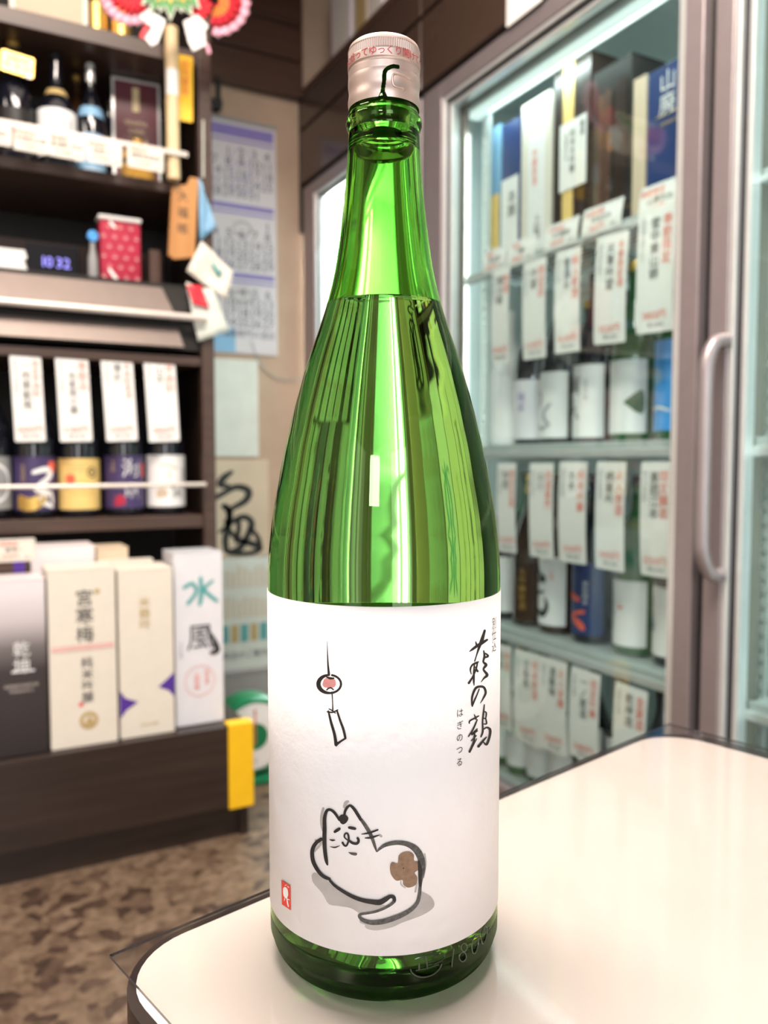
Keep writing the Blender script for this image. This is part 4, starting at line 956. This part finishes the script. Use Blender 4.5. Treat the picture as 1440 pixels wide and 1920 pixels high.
def door(cool, label, va, vb_, ga, gb_, zb=.06, handle=None):
    """framed glass door, part of its cooler: frame mesh with beads, pane and handle as sub-parts"""
    u0, u1 = UW, UW+.042
    zt = ZTOP-.004; zgt = zt-.044
    fr = MB().box(u0, u1, va, ga, zb, zt, .003).box(u0, u1, gb_, vb_, zb, zt, .003).box(u0, u1, ga-.002, gb_+.002, zgt, zt, .003).box(u0, u1, ga-.002, gb_+.002, zb, zb+.045, .003)
    t = obj('door', fr, 'alu', cool, world=True); t['label'] = label
    def B(n, a, m, c=.003): return obj(n, MB().box(*a, c), m, t, world=True)
    for nm, i0, i1, d0, d1, m in (('inner_bead', 0, .010, .004, .034, 'silver'), ('inner_gasket', .010, .018, .012, .036, 'gasket'), ('inner_frame', .018, .028, .016, .042, 'silver')):
        B(nm, (u0+d0, u0+d1, ga+i0+.0003, ga+i1, zb+.047, zgt-.001), m, .001); B(nm, (u0+d0, u0+d1, gb_-i1, gb_-i0-.0003, zb+.047, zgt-.001), m, .001)
        B(nm, (u0+d0, u0+d1, ga+i1, gb_-i1, zgt-i1, zgt-i0-.0006), m, .001)
    B('glass_pane', (u0+.018, u0+.022, ga+.011, gb_-.011, zb+.045, zgt-.008), 'pane', 0)
    if handle:
        hv, z0, z1 = handle
        pts = [(u0+.002, hv-.004, z1), (u0-.022, hv-.001, z1-.004), (u0-.040, hv, z1-.035), (u0-.044, hv, z1-.075), (u0-.044, hv, (z0+z1)/2), (u0-.044, hv, z0+.075), (u0-.040, hv, z0+.035), (u0-.022, hv-.001, z0+.004), (u0+.002, hv-.004, z0)]
        obj('handle', MB().tube([p[:3] for p in spline(pts, 4)], .0125, 14), 'alu', t, True, world=True)
    return t
hz1, hz0 = onu(1325, 640, UW-.02).z, onu(1325, 1078, UW-.02).z
v_r0, v_r1 = onu(1305, 700, UW).y, onu(1270, 700, UW).y
door(cA, 'large framed glass door showing three shelves of sake bottles', v_r0, V1-.006, v_r1, onu(826, 600, UW).y)
v_s0, v_s1 = onu(1361, 700, UW).y, onu(1326, 700, UW).y
door(cA, 'glass door with a long bow handle at the right photo edge', V0+.01, v_s1, V0+.05, v_s0, handle=(onu(1330, 850, UW-.03).y, hz0, hz1))
door(cB, 'glass door of the bright corner cooler', V1+.012, V2-.012, V1+.055, onu(590, 600, UW).y)
BA('door_gap', (UW+.02, UW+.06, v_s1+.0005, v_r0-.0005, .06, ZTOP-.002), 'black', 0)
# shelves: board + front rail
def shelf(t, va, vb_, z1, z0, wire=False, u0=1.25):
    obj('shelf_board', MB().box(u0+.012, 1.82, va, vb_, z1-.010, z1-.002, .001), 'shelfw', t, world=True) if not wire else None
    if wire:
        for i in range(int((1.80-u0-.01)/.028)): obj('shelf_wire', MB().tube([(u0+.02+i*.028, va, z1-.006), (u0+.02+i*.028, vb_, z1-.006)], .0035, 6), 'silver', t, True, world=True)
        for v in (va+.1, (va+vb_)/2, vb_-.1): obj('cross_wire', MB().box(u0+.004, 1.80, v-.003, v+.003, z1-.014, z1-.0095), 'silver', t, world=True)
    obj('shelf_front', MB().box(u0-.004, u0+.004, va, vb_, z0, z1, .002), 'shelfw', t, world=True)
    obj('price_rail', MB().box(u0-.010, u0-.0045, va, vb_, z0+.002, z0+(z1-z0)*.55, .002), 'silver', t, world=True)
ZS1 = onu(1202, 412, 1.25).z+.012; ZS2 = .966; ZS3 = onu(1260, 1272, 1.25).z+.003; ZS4 = .095
SA0, SA1 = 1.025, 1.868
shelf(cA, SA0, SA1, ZS1, ZS1-.026, True); shelf(cA, SA0, SA1, ZS2, .930); shelf(cA, SA0, SA1, ZS3, ZS3-.036)
shelf(cA, V0+.05, .955, ZS2, .930); shelf(cA, V0+.05, .955, ZS3, ZS3-.036); shelf(cA, V0+.05, .955, ZS1, ZS1-.026)
BA('divider_post', (1.246, 1.283, .962, 1.02, .085, ZTOP-.001), 'liner_grey')
BA('side_post', (1.246, 1.262, 1.876, 1.998, .085, ZTOP-.001), 'liner_brown')
for z in (1.40, .95, .5): shelf(cB, V1+.05, V2-.05, z, z-.03)
# perforated shelf standards with real slots
def standard(t, u, v, z0, z1, facing_v=None, W=.016):
    b = MB(); n = int((z1-z0)/.025)
    for i in range(n):
        za, zc = z0+i*(z1-z0)/n, z0+(i+1)*(z1-z0)/n; zl, zh = za+.007, zc-.007; q = .005
        for y0, y1, a, c in ((v-W, v+W, za, zl), (v-W, v+W, zh, zc), (v-W, v-q, zl, zh), (v+q, v+W, zl, zh)): b.box(u, u+.003, y0, y1, a, c)
    b.box(u+.004, u+.006, v-W, v+W, z0, z1)
    o = obj('perforated_standard', b, 'shelfw', t, world=True); o['kind'] = 'stuff'
def dark_back(t, u, v, z0, z1, W=.015): obj('standard_back', MB().box(u+.0065, u+.0075, v-W, v+W, z0, z1), 'gasket', t, world=True)
vst = onu(913, 500, 1.29).y
standard(cA, 1.285, vst, .09, 1.85); dark_back(cA, 1.283, vst, .09, 1.85)
standard(cA, 1.2835, onu(1437, 900, 1.285).y, .09, 1.85, W=.011)
# lamps inside: housings that glow
def lampbar(t, a, name='lamp_tube'): obj(name, MB().box(*a, .003), 'led', t, world=True)
zl = onu(900, 205, 1.26).z
obj('lamp_housing', MB().box(1.256, 1.30, 1.05, V1-.10, zl+.012, ZTOP-.001, .003), 'cooler', cA, world=True)
lampbar(cA, (1.262, 1.294, 1.07, V1-.14, zl-.006, zl+.0115))
lampbar(cA, (1.252, 1.258, 1.863, 1.871, .25, 1.80))
lampbar(cB, (1.262, 1.294, V1+.09, V2-.08, 1.86, 1.885)); vl_, vm_ = onu(655, 700, 1.30).y, onu(606, 700, 1.30).y
obj('lamp_panel', MB().box(1.30, 1.31, vl_, vm_, .25, 1.84, .004), 'led_bright', cB, world=True)
lampbar(cB, (1.27, 1.29, V2-.21, V2-.18, .25, 1.82))
# paper notice taped on the fascia
c, W, H = front(951, -90, 1016, 40, 0, UW-.008)
n_ = paper('paper_notice', 'white paper notice hanging on the dark fascia above the large door', 'notice', (UW-.009, c.y, onu(984, 32, UW).z+.13), R(-90), W*.93, .26, [('ink', 'v', W*.2, .02, .014, '冷蔵庫')], m='white')
# ------------------------------------------------------------------ cooler contents
RZ = R(-90)
UBX = 1.345
def cbottle(px, py, zs, label, body, cap, lab, art=(), H=.395, du=0, rz=0, grp='', **k):
    p = onu(px, py, UBX-.045+du)
    return bottle('sake_bottle', label, 'bottle', (UBX+du, p.y, zs+.0006), RZ+rz, H, .0515, body, cap, lab, art, grp, **k)
g2 = 'sake bottles on the middle shelf of the cooler'
cbottle(929, 780, ZS2, 'far white bottle beside the shelf standard on the middle shelf', 'white_g', 'white', ('white_g', .02, .20), (), grp=g2, H=.36)
cbottle(974, 780, ZS2, 'dark bottle with a lavender white label second on the middle shelf', 'darkglass', 'gold', ('whitebox', .014, .165), [('v', 'purple', .02, .12, .026, '純米'), ('rect', 'grey', -.03, .09, .001, .06), ('v', 'ink', -.02, .12, .012, '吟醸酒')], grp=g2, rz=R(-8))
cbottle(1024, 780, ZS2, 'dark bottle with a white label and pale brush strokes on the middle shelf', 'darkglass', 'black', ('white_g', .014, .175), [('stroke', 'grey', 0, .11, .03, [(-.8, .8, .2), (-.1, .2, .3), (-.5, -.6, .3)]), ('stroke', 'grey', .005, .07, .03, [(.8, .9, .25), (.1, .1, .3), (.6, -.8, .3)]), ('v', 'ink', -.035, .14, .014, '蔵元'), ('stroke', 'grey', .0, .045, .028, [(-1, .2, .2), (0, -.3, .3), (1, .1, .2)])], grp=g2, rz=R(-10))
cbottle(1088, 780, ZS2, 'dark bottle with a white label and two big black brush characters on the middle shelf', 'darkglass', 'black', ('white_g', .012, .180), [('v', 'ink', -.012, .13, .055, '幽玄'), ('v', 'grey', .03, .14, .012, '純米吟醸')], grp=g2, rz=R(-10))
cbottle(1160, 780, ZS2, 'green bottle with a white label cut by a notch on the middle shelf', 'greenglass', 'gold', ('white_g', .018, .178), [('poly', 'greenglass', .055, .085, .026, [(-1.3, 0), (.3, 1), (.3, -1)]), ('v', 'grey', -.03, .15, .010, '純米吟醸原酒'), ('rect', 'purplelab', -.045, .09, .004, .06)], grp=g2, rz=R(-4))
cbottle(1246, 770, ZS2, 'bottle with a large bright blue label at the door stile on the middle shelf', 'greenglass', 'black', ('bluelab', .02, .205), [('poly', 'ltblue', -.02, .13, .02, [(-1, -1), (1, -.4), (.4, 1), (-.9, .6)]), ('stroke', 'white_g', -.01, .06, .02, [(-1.5, 0, .2), (0, .4, .3), (1.6, 0, .2)])], grp=g2, rz=R(-4))
g3 = 'sake bottles on the lower shelf of the cooler'
cbottle(924, 1150, ZS3, 'bottle half hidden by the green bottle on the lower shelf', 'darkglass', 'black', ('white_g', .02, .17), (), grp=g3)
cbottle(970, 1150, ZS3, 'brown bottle with a gold cap and gold side lettering on the lower shelf', 'brownglass', 'gold', ('brownglass', .02, .165), [('v', 'gold', .022, .14, .022, '大吟醸原酒')], grp=g3, capn=.13)
cbottle(1022, 1150, ZS3, 'brown bottle with a white label and a black brush circle on the lower shelf', 'brownglass', 'black', ('white_g', .020, .19), [('stroke', 'ink', .0, .145, .028, [(-.6, .9, .3), (-.2, 0, .5), (.5, -.4, .6), (-.6, -.6, .2)]), ('stroke', 'ink', 0, .075, .030, [(.5, .9, .2), (-.5, .7, .3), (-.9, 0, .35), (-.4, -.8, .45), (.4, -.9, .6), (.8, -.2, .4), (.6, .4, .2)]), ('v', 'red', .036, .15, .012, '生酒')], grp=g3, rz=R(-12))
cbottle(1086, 1150, ZS3, 'dark blue bottle with red brush marks on the lower shelf', 'darkglass', 'black', ('navy', .02, .19), [('stroke', 'red', -.015, .12, .03, [(-.6, .9, .4), (-.3, -.2, .5), (.9, -.6, .4)]), ('stroke', 'red', 0, .06, .03, [(.9, .5, .3), (-.3, .1, .3), (.6, -.6, .6), (.9, -.9, .3)]), ('v', 'white_g', .03, .14, .014, '特別純米'), ('rect', 'ltblue', -.035, .1, .005, .06)], grp=g3, rz=R(-8))
cbottle(1166, 1150, ZS3, 'green bottle with a white label and small red mark on the lower shelf', 'greenglass', 'black', ('white_g', .02, .165), [('v', 'ink', -.018, .12, .028, '荒走り'), ('rect', 'red', .012, .105, .007, .003)], grp=g3, rz=R(-12))
cbottle(1244, 1150, ZS3, 'dark bottle with a glossy white label beside the door stile on the lower shelf', 'darkglass', 'silver', ('white_g', .02, .165), [('v', 'ink', -.022, .13, .026, '美山錦')], grp=g3, rz=R(-10))
g4 = 'sake bottles on the lowest shelf of the cooler'
BA('lowest_shelf', (1.256, 1.82, SA0, SA1, .0845, ZS4), 'shelfw')
for i, (px, bd, lbl) in enumerate(((937, 'greenglass', 'bottle on the lowest shelf just right of the big green bottle'), (974, 'greenglass', 'green bottle on the lowest shelf between the two left tags'), (1013, 'greenglass', 'green bottle on the lowest shelf behind the tag near the round emblem'), (1056, 'greenglass', 'white labelled bottle with a red round emblem on the lowest shelf'), (1110, 'darkglass', 'dark bottle on the lowest shelf above the table edge'), (1165, 'brownglass', 'brown bottle on the lowest shelf behind the rightmost tag'), (1235, 'darkglass', 'dark bottle on the lowest shelf at the door stile'))):
    v_ = onu(px, 1330, UBX-.03).y
    bottle('sake_bottle', lbl, 'bottle', (UBX-.02, v_, ZS4+.0006), RZ+R(-8), .355, .041, bd, 'gold' if i % 2 else 'black', ('white_g', .025, .21), [('v', 'ink', -.015, .17, .024, '純米酒')] if i != 3 else [('ring', 'crimson', -.004, .19, .019, .75), ('rect', 'crimson', -.004, .19, .014, .0025), ('rect', 'crimson', -.004, .19, .0025, .012)], g4)
# second row behind, seen between tags
for r_, (zs_, lb_) in enumerate(((ZS2, 'middle'), (ZS3, 'lower'))):
    for i in range(6):
        v_ = 1.27+i*.118+r_*.02
        bottle('sake_bottle', 'bottle in the second row of the %s cooler shelf, %s from the right' % (lb_, ('first', 'second', 'third', 'fourth', 'fifth', 'sixth')[i]), 'bottle', (UBX+.125, v_, zs_+.0006), RZ, .395 if i % 3 else .37, .0505, ('greenglass', 'darkglass', 'brownglass')[(i+r_) % 3], ('gold', 'black', 'silver')[(i+2*r_) % 3], ('white_g', .03, .16), (), 'second row of bottles in the cooler', seg=20)
# cartons of the top shelf
def ccarton(label, x0, x1, ytop, m, faces=(), u=1.30, dep=.10):
    a = onu(x0, 460, u); b = onu(x1, 460, u); W = abs(a.y-b.y)-.003; zb = ZS1-.001; H = onu((x0+x1)/2, ytop, u).z-zb
    t = thing('carton', label, 'carton', (u, (a.y+b.y)/2, zb), RZ, 'cartons on the top shelf of the cooler')
    obj('board_body', MB().box(-W/2+.0005, W/2-.0005, 0, dep, 0, H-.004, .0015), m, t)
    obj('lid', MB().box(-W/2, W/2, -.0005, dep+.0005, H-.0036, H, .001), m, t)
    by = {}
    for pm, k, fx, fz, sz, s in faces:
        mb = by.setdefault(pm, MB()); x, z = fx*W, fz*H
        if k in 'vh': text_at(mb, s, sz, x, z, -.0020 if pm != 'white' else -.0014, k == 'v')
        if k == 'r': quad(mb, x-sz*W, x+sz*W, z-s*H, z+s*H, -.0010)
        if k == 'R': quad(mb, x-sz*W, x+sz*W, z-s*H, z+s*H, -.0016)
    for pm, mb in by.items(): obj('print', mb, pm, t, recalc=False)
    return t
ccarton('pale blue and yellow carton at the far end of the cooler top shelf', 912, 937, 240, 'ltblue', [('yellowlab', 'r', 0, .27, .5, .27)])
ccarton('navy carton with a white printed lower half on the cooler top shelf', 939, 973, 228, 'navy', [('white', 'R', 0, .38, .48, .24), ('ink', 'v', .12, .48, .034, '本醸')])
ccarton('tall cream carton with a white and red label strip on the cooler top shelf', 975, 1030, 186, 'creambox', [('white_g', 'R', .06, .42, .30, .36), ('red', 'v', 0, .66, .022, '吟醸原酒'), ('ink', 'v', .10, .24, .032, '上喜')])
brown_carton = ccarton('dark brown carton with a yellow stripe and white label in the cooler', 1035, 1104, 118, 'brown', [('yellowlab', 'r', -.08, .5, .15, .5)])
ccarton('dark carton with brown bottle shapes in the middle of the cooler top shelf', 1106, 1180, 122, 'inside', [('brown2', 'R', -.15, .45, .16, .40), ('brown', 'R', .25, .5, .14, .38)])
ccarton('narrow grey beige carton beside the navy carton on the cooler top shelf', 1181, 1207, 148, 'tan')
ccarton('navy carton with a white brush logo at the door stile on the cooler top shelf', 1208, 1300, 118, 'navy', [('white_g', 'v', -.06, .88, .045, '山廃'), ('goldprint', 'R', .0, .67, .3, .004), ('goldprint', 'h', -.02, .61, .012, 'YAMAHAI')])
pc, zt_, zb_ = onu(1074, 290, 1.298), onu(1074, 225, 1.298).z, onu(1074, 352, 1.298).z
W = abs(onu(1048, 290, 1.298).y-onu(1100, 290, 1.298).y)*.95; xl = -(pc.y-brown_carton.location.y); zl0, zl1 = zb_-brown_carton.location.z, zt_-brown_carton.location.z
pl_ = obj('paper_label', MB().box(xl-W/2, xl+W/2, -.0032, -.0018, zl0, zl1, .0003), 'white', brown_carton)
g = MB(); text_at(g, '純米大吟醸', .020, xl, zl1-.03, -.0038, True); text_at(g, '最高', .018, xl+W*.36, zl1-.02, -.0038, True); text_at(g, '数量限定の品', .010, xl-W*.25, zl1-.03, -.0038, True)
obj('print', g, 'ink', pl_, recalc=False)
# small cards along the top price rail
for x0, y0, x1, y1, a_, b_, p_, lbl in ((905, 462, 947, 512, '限定', '純米酒', '3300円', 'small price card farthest along the cooler top rail'), (950, 446, 1001, 495, '新酒', '吟醸', '3080円', 'small price card second along the cooler top rail'), (1021, 412, 1081, 466, '人気商品', '大吟醸酒', '5500円', 'small price card third along the cooler top rail, before the tall cream carton'),
                                        (1091, 375, 1163, 442, '金賞受賞', '純米大吟', '6600円', 'small price card fourth along the cooler top rail'), (1198, 342, 1275, 402, '季節限定', '山廃仕込', '4400円', 'small price card nearest the door stile on the cooler top rail')):
    c, W, H = front(x0, y0, x1, y1, 0, 1.235)
    H = .062+(.006 if x0 > 1190 else 0)
    paper('price_card', lbl, 'price card', (1.2365, c.y, c.z), RZ, W*.98, H, card_prints(W, H, a_, b_, p_), 'small price cards on the cooler top rail', lean=R(-8), bend=.002)
# long tags
def ctag(x0, y0, x1, y1, r_, k_, s_, p_, lbl, tilt, grp):
    c, W, H = front(x0, y0, x1, y1, 0, 1.226)
    t = paper('price_tag', lbl, 'price tag', (1.2275, c.y, c.z), RZ, W*.99, H, tall_prints(W, H, r_, k_, s_, p_), grp, tilt=tilt, bend=.004, lean=R(1))
    return t
gt = 'tall price tags hanging from the cooler top rail'
ctag(922, 503, 951, 680, '地酒', '蔵の華', '純米吟醸原酒', '3300円', 'farthest tall price tag hanging from the cooler top rail', .03, gt)
ctag(980, 488, 1020, 672, '限定品', '吟望', '純米吟醸生詰', '3190円', 'second tall price tag from the far end of the cooler top rail', .01, gt)
ctag(1040, 468, 1084, 660, '新入荷酒', '雪漫々', '純米大吟醸', '3630円', 'third tall price tag hanging from the cooler top rail', .02, gt)
ctag(1115, 440, 1171, 643, '冬季限定酒', '天青吟望', '特別純米原酒', '3520円', 'fourth tall price tag hanging from the cooler top rail', .045, gt)
ctag(1194, 388, 1260, 622, '季節限定', '雪中美山錦', '生原酒しぼりたて', '3850円', 'nearest tall price tag hanging from the cooler top rail by the door stile', .03, gt)
gt = 'tall price tags hanging below the middle cooler shelf'
for i, (x0, y0, x1, y1, r_, k_) in enumerate(((932, 868, 964, 1036, '限定生酒', '秋鹿'), (992, 868, 1034, 1046, '地酒専門', '山川'), (1047, 866, 1096, 1056, '純米吟醸', '水木'), (1116, 866, 1168, 1070, '火入原酒', '綿屋吟'), (1200, 866, 1252, 1082, '限定醸造', '墨廼江本'))):
    ctag(x0, y0, x1, y1, r_, k_, '純米吟醸酒蔵', '3%d50円' % (i+1), ('farthest', 'second', 'third', 'fourth', 'nearest')[i]+' tall price tag hanging below the middle cooler shelf', (0, 0, .01, .02, .0)[i], gt)
gt = 'tall price tags hanging below the lower cooler shelf'
for i, (x0, y0, x1, y1, r_, k_) in enumerate(((922, 1208, 955, 1365, '特選', '伯楽'), (964, 1222, 1010, 1395, '純米原酒', '日高見'), (1012, 1236, 1059, 1412, '火入本醸', '浦霞禅'), (1068, 1256, 1119, 1428, '限定吟醸', '一ノ蔵酒'), (1150, 1286, 1206, 1470, '金賞酒', '乾坤酒'))):
    ctag(x0, y0, x1, y1, r_, k_, '宮城の地酒', '2%d80円' % (i+3), ('farthest', 'second', 'third', 'fourth', 'nearest')[i]+' tall price tag hanging below the lower cooler shelf', (0, 0, .0, .03, .04)[i], gt)
# clear tag hangers
for i, (px, y0, y1) in enumerate(((938, 680, 740), (1003, 672, 705), (1065, 660, 705), (1136, 645, 690), (1215, 624, 690))):
    pts = [onu(px+3-(y-y0)*.06, y, 1.232) for y in (y0-4, (y0+y1)/2, y1)]
    tag(obj('tag_hanger', MB().tube(pts, .003, 6), 'plastic', None, True, world=True, loc=pts[0]), ('farthest', 'second', 'third', 'fourth', 'nearest')[i]+' clear plastic strip below the tall tags of the cooler top rail', 'tag hanger', 'clear plastic tag hangers')
# boxes on top of the cooler
for px0, px1, yb, m, lbl, h_ in ((622, 657, 103, 'pinkbox', 'pale white box standing on top of the coolers, leftmost', .30), (664, 688, 60, 'tan', 'beige box standing on top of the coolers behind the bottle cap', .28), (693, 716, 30, 'pinkbox', 'grey white box on top of the coolers at the top photo edge', .26)):
    a = onu(px0, yb, 1.25); b = onu(px1, yb, 1.25); bx = thing('box', lbl, 'box', (1.25, (a.y+b.y)/2, ZF+.0005), RZ, 'boxes on top of the coolers'); W = abs(a.y-b.y)
    obj('board_body', MB().box(-W/2, W/2, 0, .12, 0, h_, .002), m, bx); g = MB(); quad(g, -W*.3, W*.3, h_*.1, h_*.9, -.0006); obj('print', g, 'creambox' if m == 'pinkbox' else 'goldprint', bx, recalc=False)
# ================================================================== CALENDAR WALL
VC = VN-.004
def wq(x0, y0, x1, y1, v=VC): a = onv(x0, (y0+y1)/2, v); b = onv(x1, (y0+y1)/2, v); m_ = (x0+x1)/2; return a.x, b.x, onv(m_, y1, v).z, onv(m_, y0, v).z
x0, x1, z0, z1 = wq(340, 228, 518, 662)
ca_ = thing('wall_calendar', 'long wall calendar with three months and violet headers on the beige wall', 'calendar', ((x0+x1)/2, VC, z0))
xc = (x0+x1)/2; W = x1-x0; H = z1-z0
obj('sheet', MB().box(-W/2, W/2, -.004, 0, 0, H, .0008), 'calpaper', ca_)
obj('top_bar', MB().box(-W/2-.003, W/2+.003, -.007, .001, H+.0005, H+.014, .002), 'greybox', ca_)
rnd = random.Random(4)
for k in range(3):
    zt = H*(.975-.298*k-(.03 if k == 0 else .04))
    g = MB(); quad(g, -W*.5+.002, W*.47, zt-.006, zt+.012+(.022 if k == 0 else .0), -.0046); quad(g, -W*.5+.002, W*.47, zt-.024, zt-.016, -.0046)
    obj('month_header', g, 'calblue', ca_, recalc=False)
    g = MB(); d = 1; off = (3, 6, 1)[k]
    for r_ in range(5):
        for c_ in range(7):
            if r_*7+c_ < off or d > (31, 30, 31)[k]: continue
            text_at(g, str(d), .046, -W*.43+c_*W*.138, zt-.06-r_*H*.044, -.0047); d += 1
    obj('dates', g, 'caltext', ca_, recalc=False)
    g = MB(); nx = -W*.43+4*W*.138
    for q in range(3): stroke(g, [(nx+.035*math.cos(a_*.7), zt-.075-q*.05*(k < 1)+.025*math.sin(a_*.7), .003) for a_ in range(10)], lambda p, q_: (p, -.005, q_))
    o = obj('pen_rings', g, 'calpen', ca_, recalc=False); o['kind'] = 'stuff'
g = MB(); text_at(g, '地酒専門の酒店', .03, W*.18, H*.085, -.0047); obj('shop_line', g, 'caltext', ca_, recalc=False)
g = MB(); quad(g, -W*.5+.002, W*.04, .004, H*.11, -.0045); obj('photo_strip', g, 'ltblue', ca_, recalc=False)
x0, x1, z0, z1 = wq(340, 672, 484, 856, VC)
tag(obj('paper_sheet', MB().box(x0, x1, VC-.002, VC+.002, z0, z1, .0005), 'washi', None, world=True, loc=(xc, VC, z0)), 'pale greenish blank paper on the wall below the calendar', 'paper')
x0, x1, z0, z1 = wq(335, 862, 503, 1046, VC)
sk = thing('calligraphy_board', 'tan paper with one large black brush character below the calendar', 'calligraphy', ((x0+x1)/2, VC, z0))
obj('sheet', MB().box(x0, x1, VC-.003, VC+.003, z0, z1, .0005), 'tan', sk, world=True)
g = MB(); fq = lambda x, y: tuple(onv(380+x*160/357, 640+y*860/1920, VC-.004))
for s in ([(125, 545, 10), (90, 570, 20), (72, 600, 18), (110, 605, 12)], [(30, 670, 16), (80, 640, 16), (140, 610, 18), (190, 625, 22), (180, 665, 20), (120, 700, 14), (95, 705, 12)],
          [(85, 690, 18), (105, 700, 18), (110, 740, 16), (95, 760, 14)], [(118, 700, 16), (108, 770, 20), (95, 830, 20), (100, 880, 18)], [(70, 800, 10), (120, 760, 14), (170, 735, 18), (205, 760, 20), (185, 820, 20), (150, 870, 20), (110, 885, 18)],
          [(110, 790, 14), (150, 830, 16), (215, 850, 20), (240, 865, 18), (205, 885, 14), (130, 888, 14)], [(150, 740, 14), (150, 790, 16), (140, 840, 14)], [(200, 780, 12), (230, 820, 14), (240, 850, 14)]):
    stroke(g, [(x, y, wd*1.45) for x, y, wd in s], fq)
obj('brush_character', g, 'ink', sk, recalc=False, world=True)
cw = [onv(x, y, VC-.004) for x, y in ((470, 640), (487, 680), (510, 705), (535, 713), (575, 708), (610, 700))]
tag(obj('wall_wire', MB().tube([Vector(p[:3]) for p in spline([tuple(c_) for c_ in cw], 4)], .0025, 6), 'greybox', None, True, world=True, loc=cw[0]), 'thin dark wire sagging on the beige wall below the calendar', 'wire')
# notice above calendar: small dark hook rack on the wall
x0, x1, z0, z1 = wq(372, 178, 410, 208)
hk = tag(obj('wall_bracket', MB().box(x0, x1, VC-.05, VC+.002, z0, z0+.03, .003).box(x1-.02, x1-.006, VC-.05, VC-.03, z0+.03, z1+.05, .002), 'black', None, world=True, loc=(x0, VC, z0)), 'dark little bracket on the wall above the calendar', 'bracket')
# ------------------------------------------------------------------ low grey stand with a printed board, and the dial scale
VR = 2.50
zst = onv(460, 1257, VR).z
gs_ = thing('low_stand', 'low grey metal stand behind the dial scale', 'stand', (.9, VR, 0))
obj('top_plate', MB().box(.66, 1.14, VR, VR+.38, zst-.012, zst, .002), 'greybox', gs_, world=True)
obj('apron', MB().box(.665, 1.135, VR+.004, VR+.016, zst-.095, zst-.0125, .002), 'greybox', gs_, world=True)
for x in (.675, 1.125):
    for y in (VR+.025, VR+.365): obj('leg', MB().box(x-.009, x+.009, y-.009, y+.009, 0, zst-.0125, .001), 'black', gs_, world=True)
x0, x1, z0, z1 = wq(405, 1046, 512, 1248, VR+.03); z0 = zst+.0006; W = x1-x0; H = z1-z0
nb = thing('leaflet_board', 'white printed leaflet board in a clear sleeve standing on the grey stand', 'board', ((x0+x1)/2, VR+.03, z0))
obj('sheet', MB().box(-W/2, W/2, 0, .004, 0, H, .001), 'washi', nb)
g = MB(); g2_ = MB(); g3_ = MB(); rnd = random.Random(9)
for c_ in range(9):
    for r_ in range(2):
        zc = H*(.84-.27*r_); x_ = -W*.40+c_*W*.10
        quad(g, x_-.005, x_+.005, zc-H*.11, zc+H*.07+rnd.uniform(-.01, .01), -.0008)
for c_ in range(5): quad(g2_ if c_ % 2 else g3_, -W*.42+c_*W*.17, -W*.42+c_*W*.17+W*.13, H*.24, H*.40, -.0008)
obj('print', g, 'tan', nb, recalc=False); obj('print', g2_, 'goldprint', nb, recalc=False); obj('print', g3_, 'teal', nb, recalc=False)
g = MB(); text_at(g, '商品のご案内', .026, 0, H*.12, -.0009); obj('print', g, 'caltext', nb, recalc=False)
obj('clear_sleeve', MB().box(-W/2-.004, W/2+.004, -.006, -.004, .0005, H+.006), 'plastic', nb)
c = onv(478, 1381, 2.17)
ds = thing('dial_scale', 'green shop scale with a round white dial at the end of the display step', 'scale', (c.x, 2.17, 0))
rd = onv(478, 1312, 2.17).z-c.z
zz0 = .020
obj('base', MB().box(-rd*.95, rd*.95, -.01, .16, 0, .022, .006), 'green', ds, True)
rot = lambda x, y, z: (x, -z+.10, y+c.z)
obj('housing', MB().lathe([(0, 0), (rd*1.02, 0), (rd*1.05, .01), (rd*1.05, .09), (rd*1.0, .098), (rd*.94, .1), (0, .1)], 40).map(lambda x, y, z: (x, .10-z, y+c.z)), 'green', ds, True)
obj('dial', MB().lathe([(0, .1015), (rd*.90, .1015), (rd*.90, .1005)], 40).map(lambda x, y, z: (x, .10-z, y+c.z)), 'white', ds, True)
g = MB(); disc(g, 0, c.z, rd*.36, -.003, 30); obj('dial_centre', g, 'green', ds, recalc=False)
g = MB()
for k in range(40):
    a = 2*math.pi*k/40; l = .10 if k % 5 == 0 else .06
    fx = lambda r_, o_: (r_*math.sin(a)+o_*math.cos(a), -.0025, c.z+r_*math.cos(a)-o_*math.sin(a))
    g.add([fx(rd*(.86-l), -.0006), fx(rd*(.86-l), .0006), fx(rd*.86, .0006), fx(rd*.86, -.0006)], [(0, 1, 2, 3)])
for k in range(8):
    a = 2*math.pi*k/8; text_at(g, str(k), rd*.15, rd*.66*math.sin(a), c.z+rd*.66*math.cos(a), -.0026)
obj('print', g, 'ink', ds, recalc=False)
obj('pointer', MB().box(-.0015, .0015, -.006, -.0035, c.z-rd*.2, c.z+rd*.74), 'red', ds)
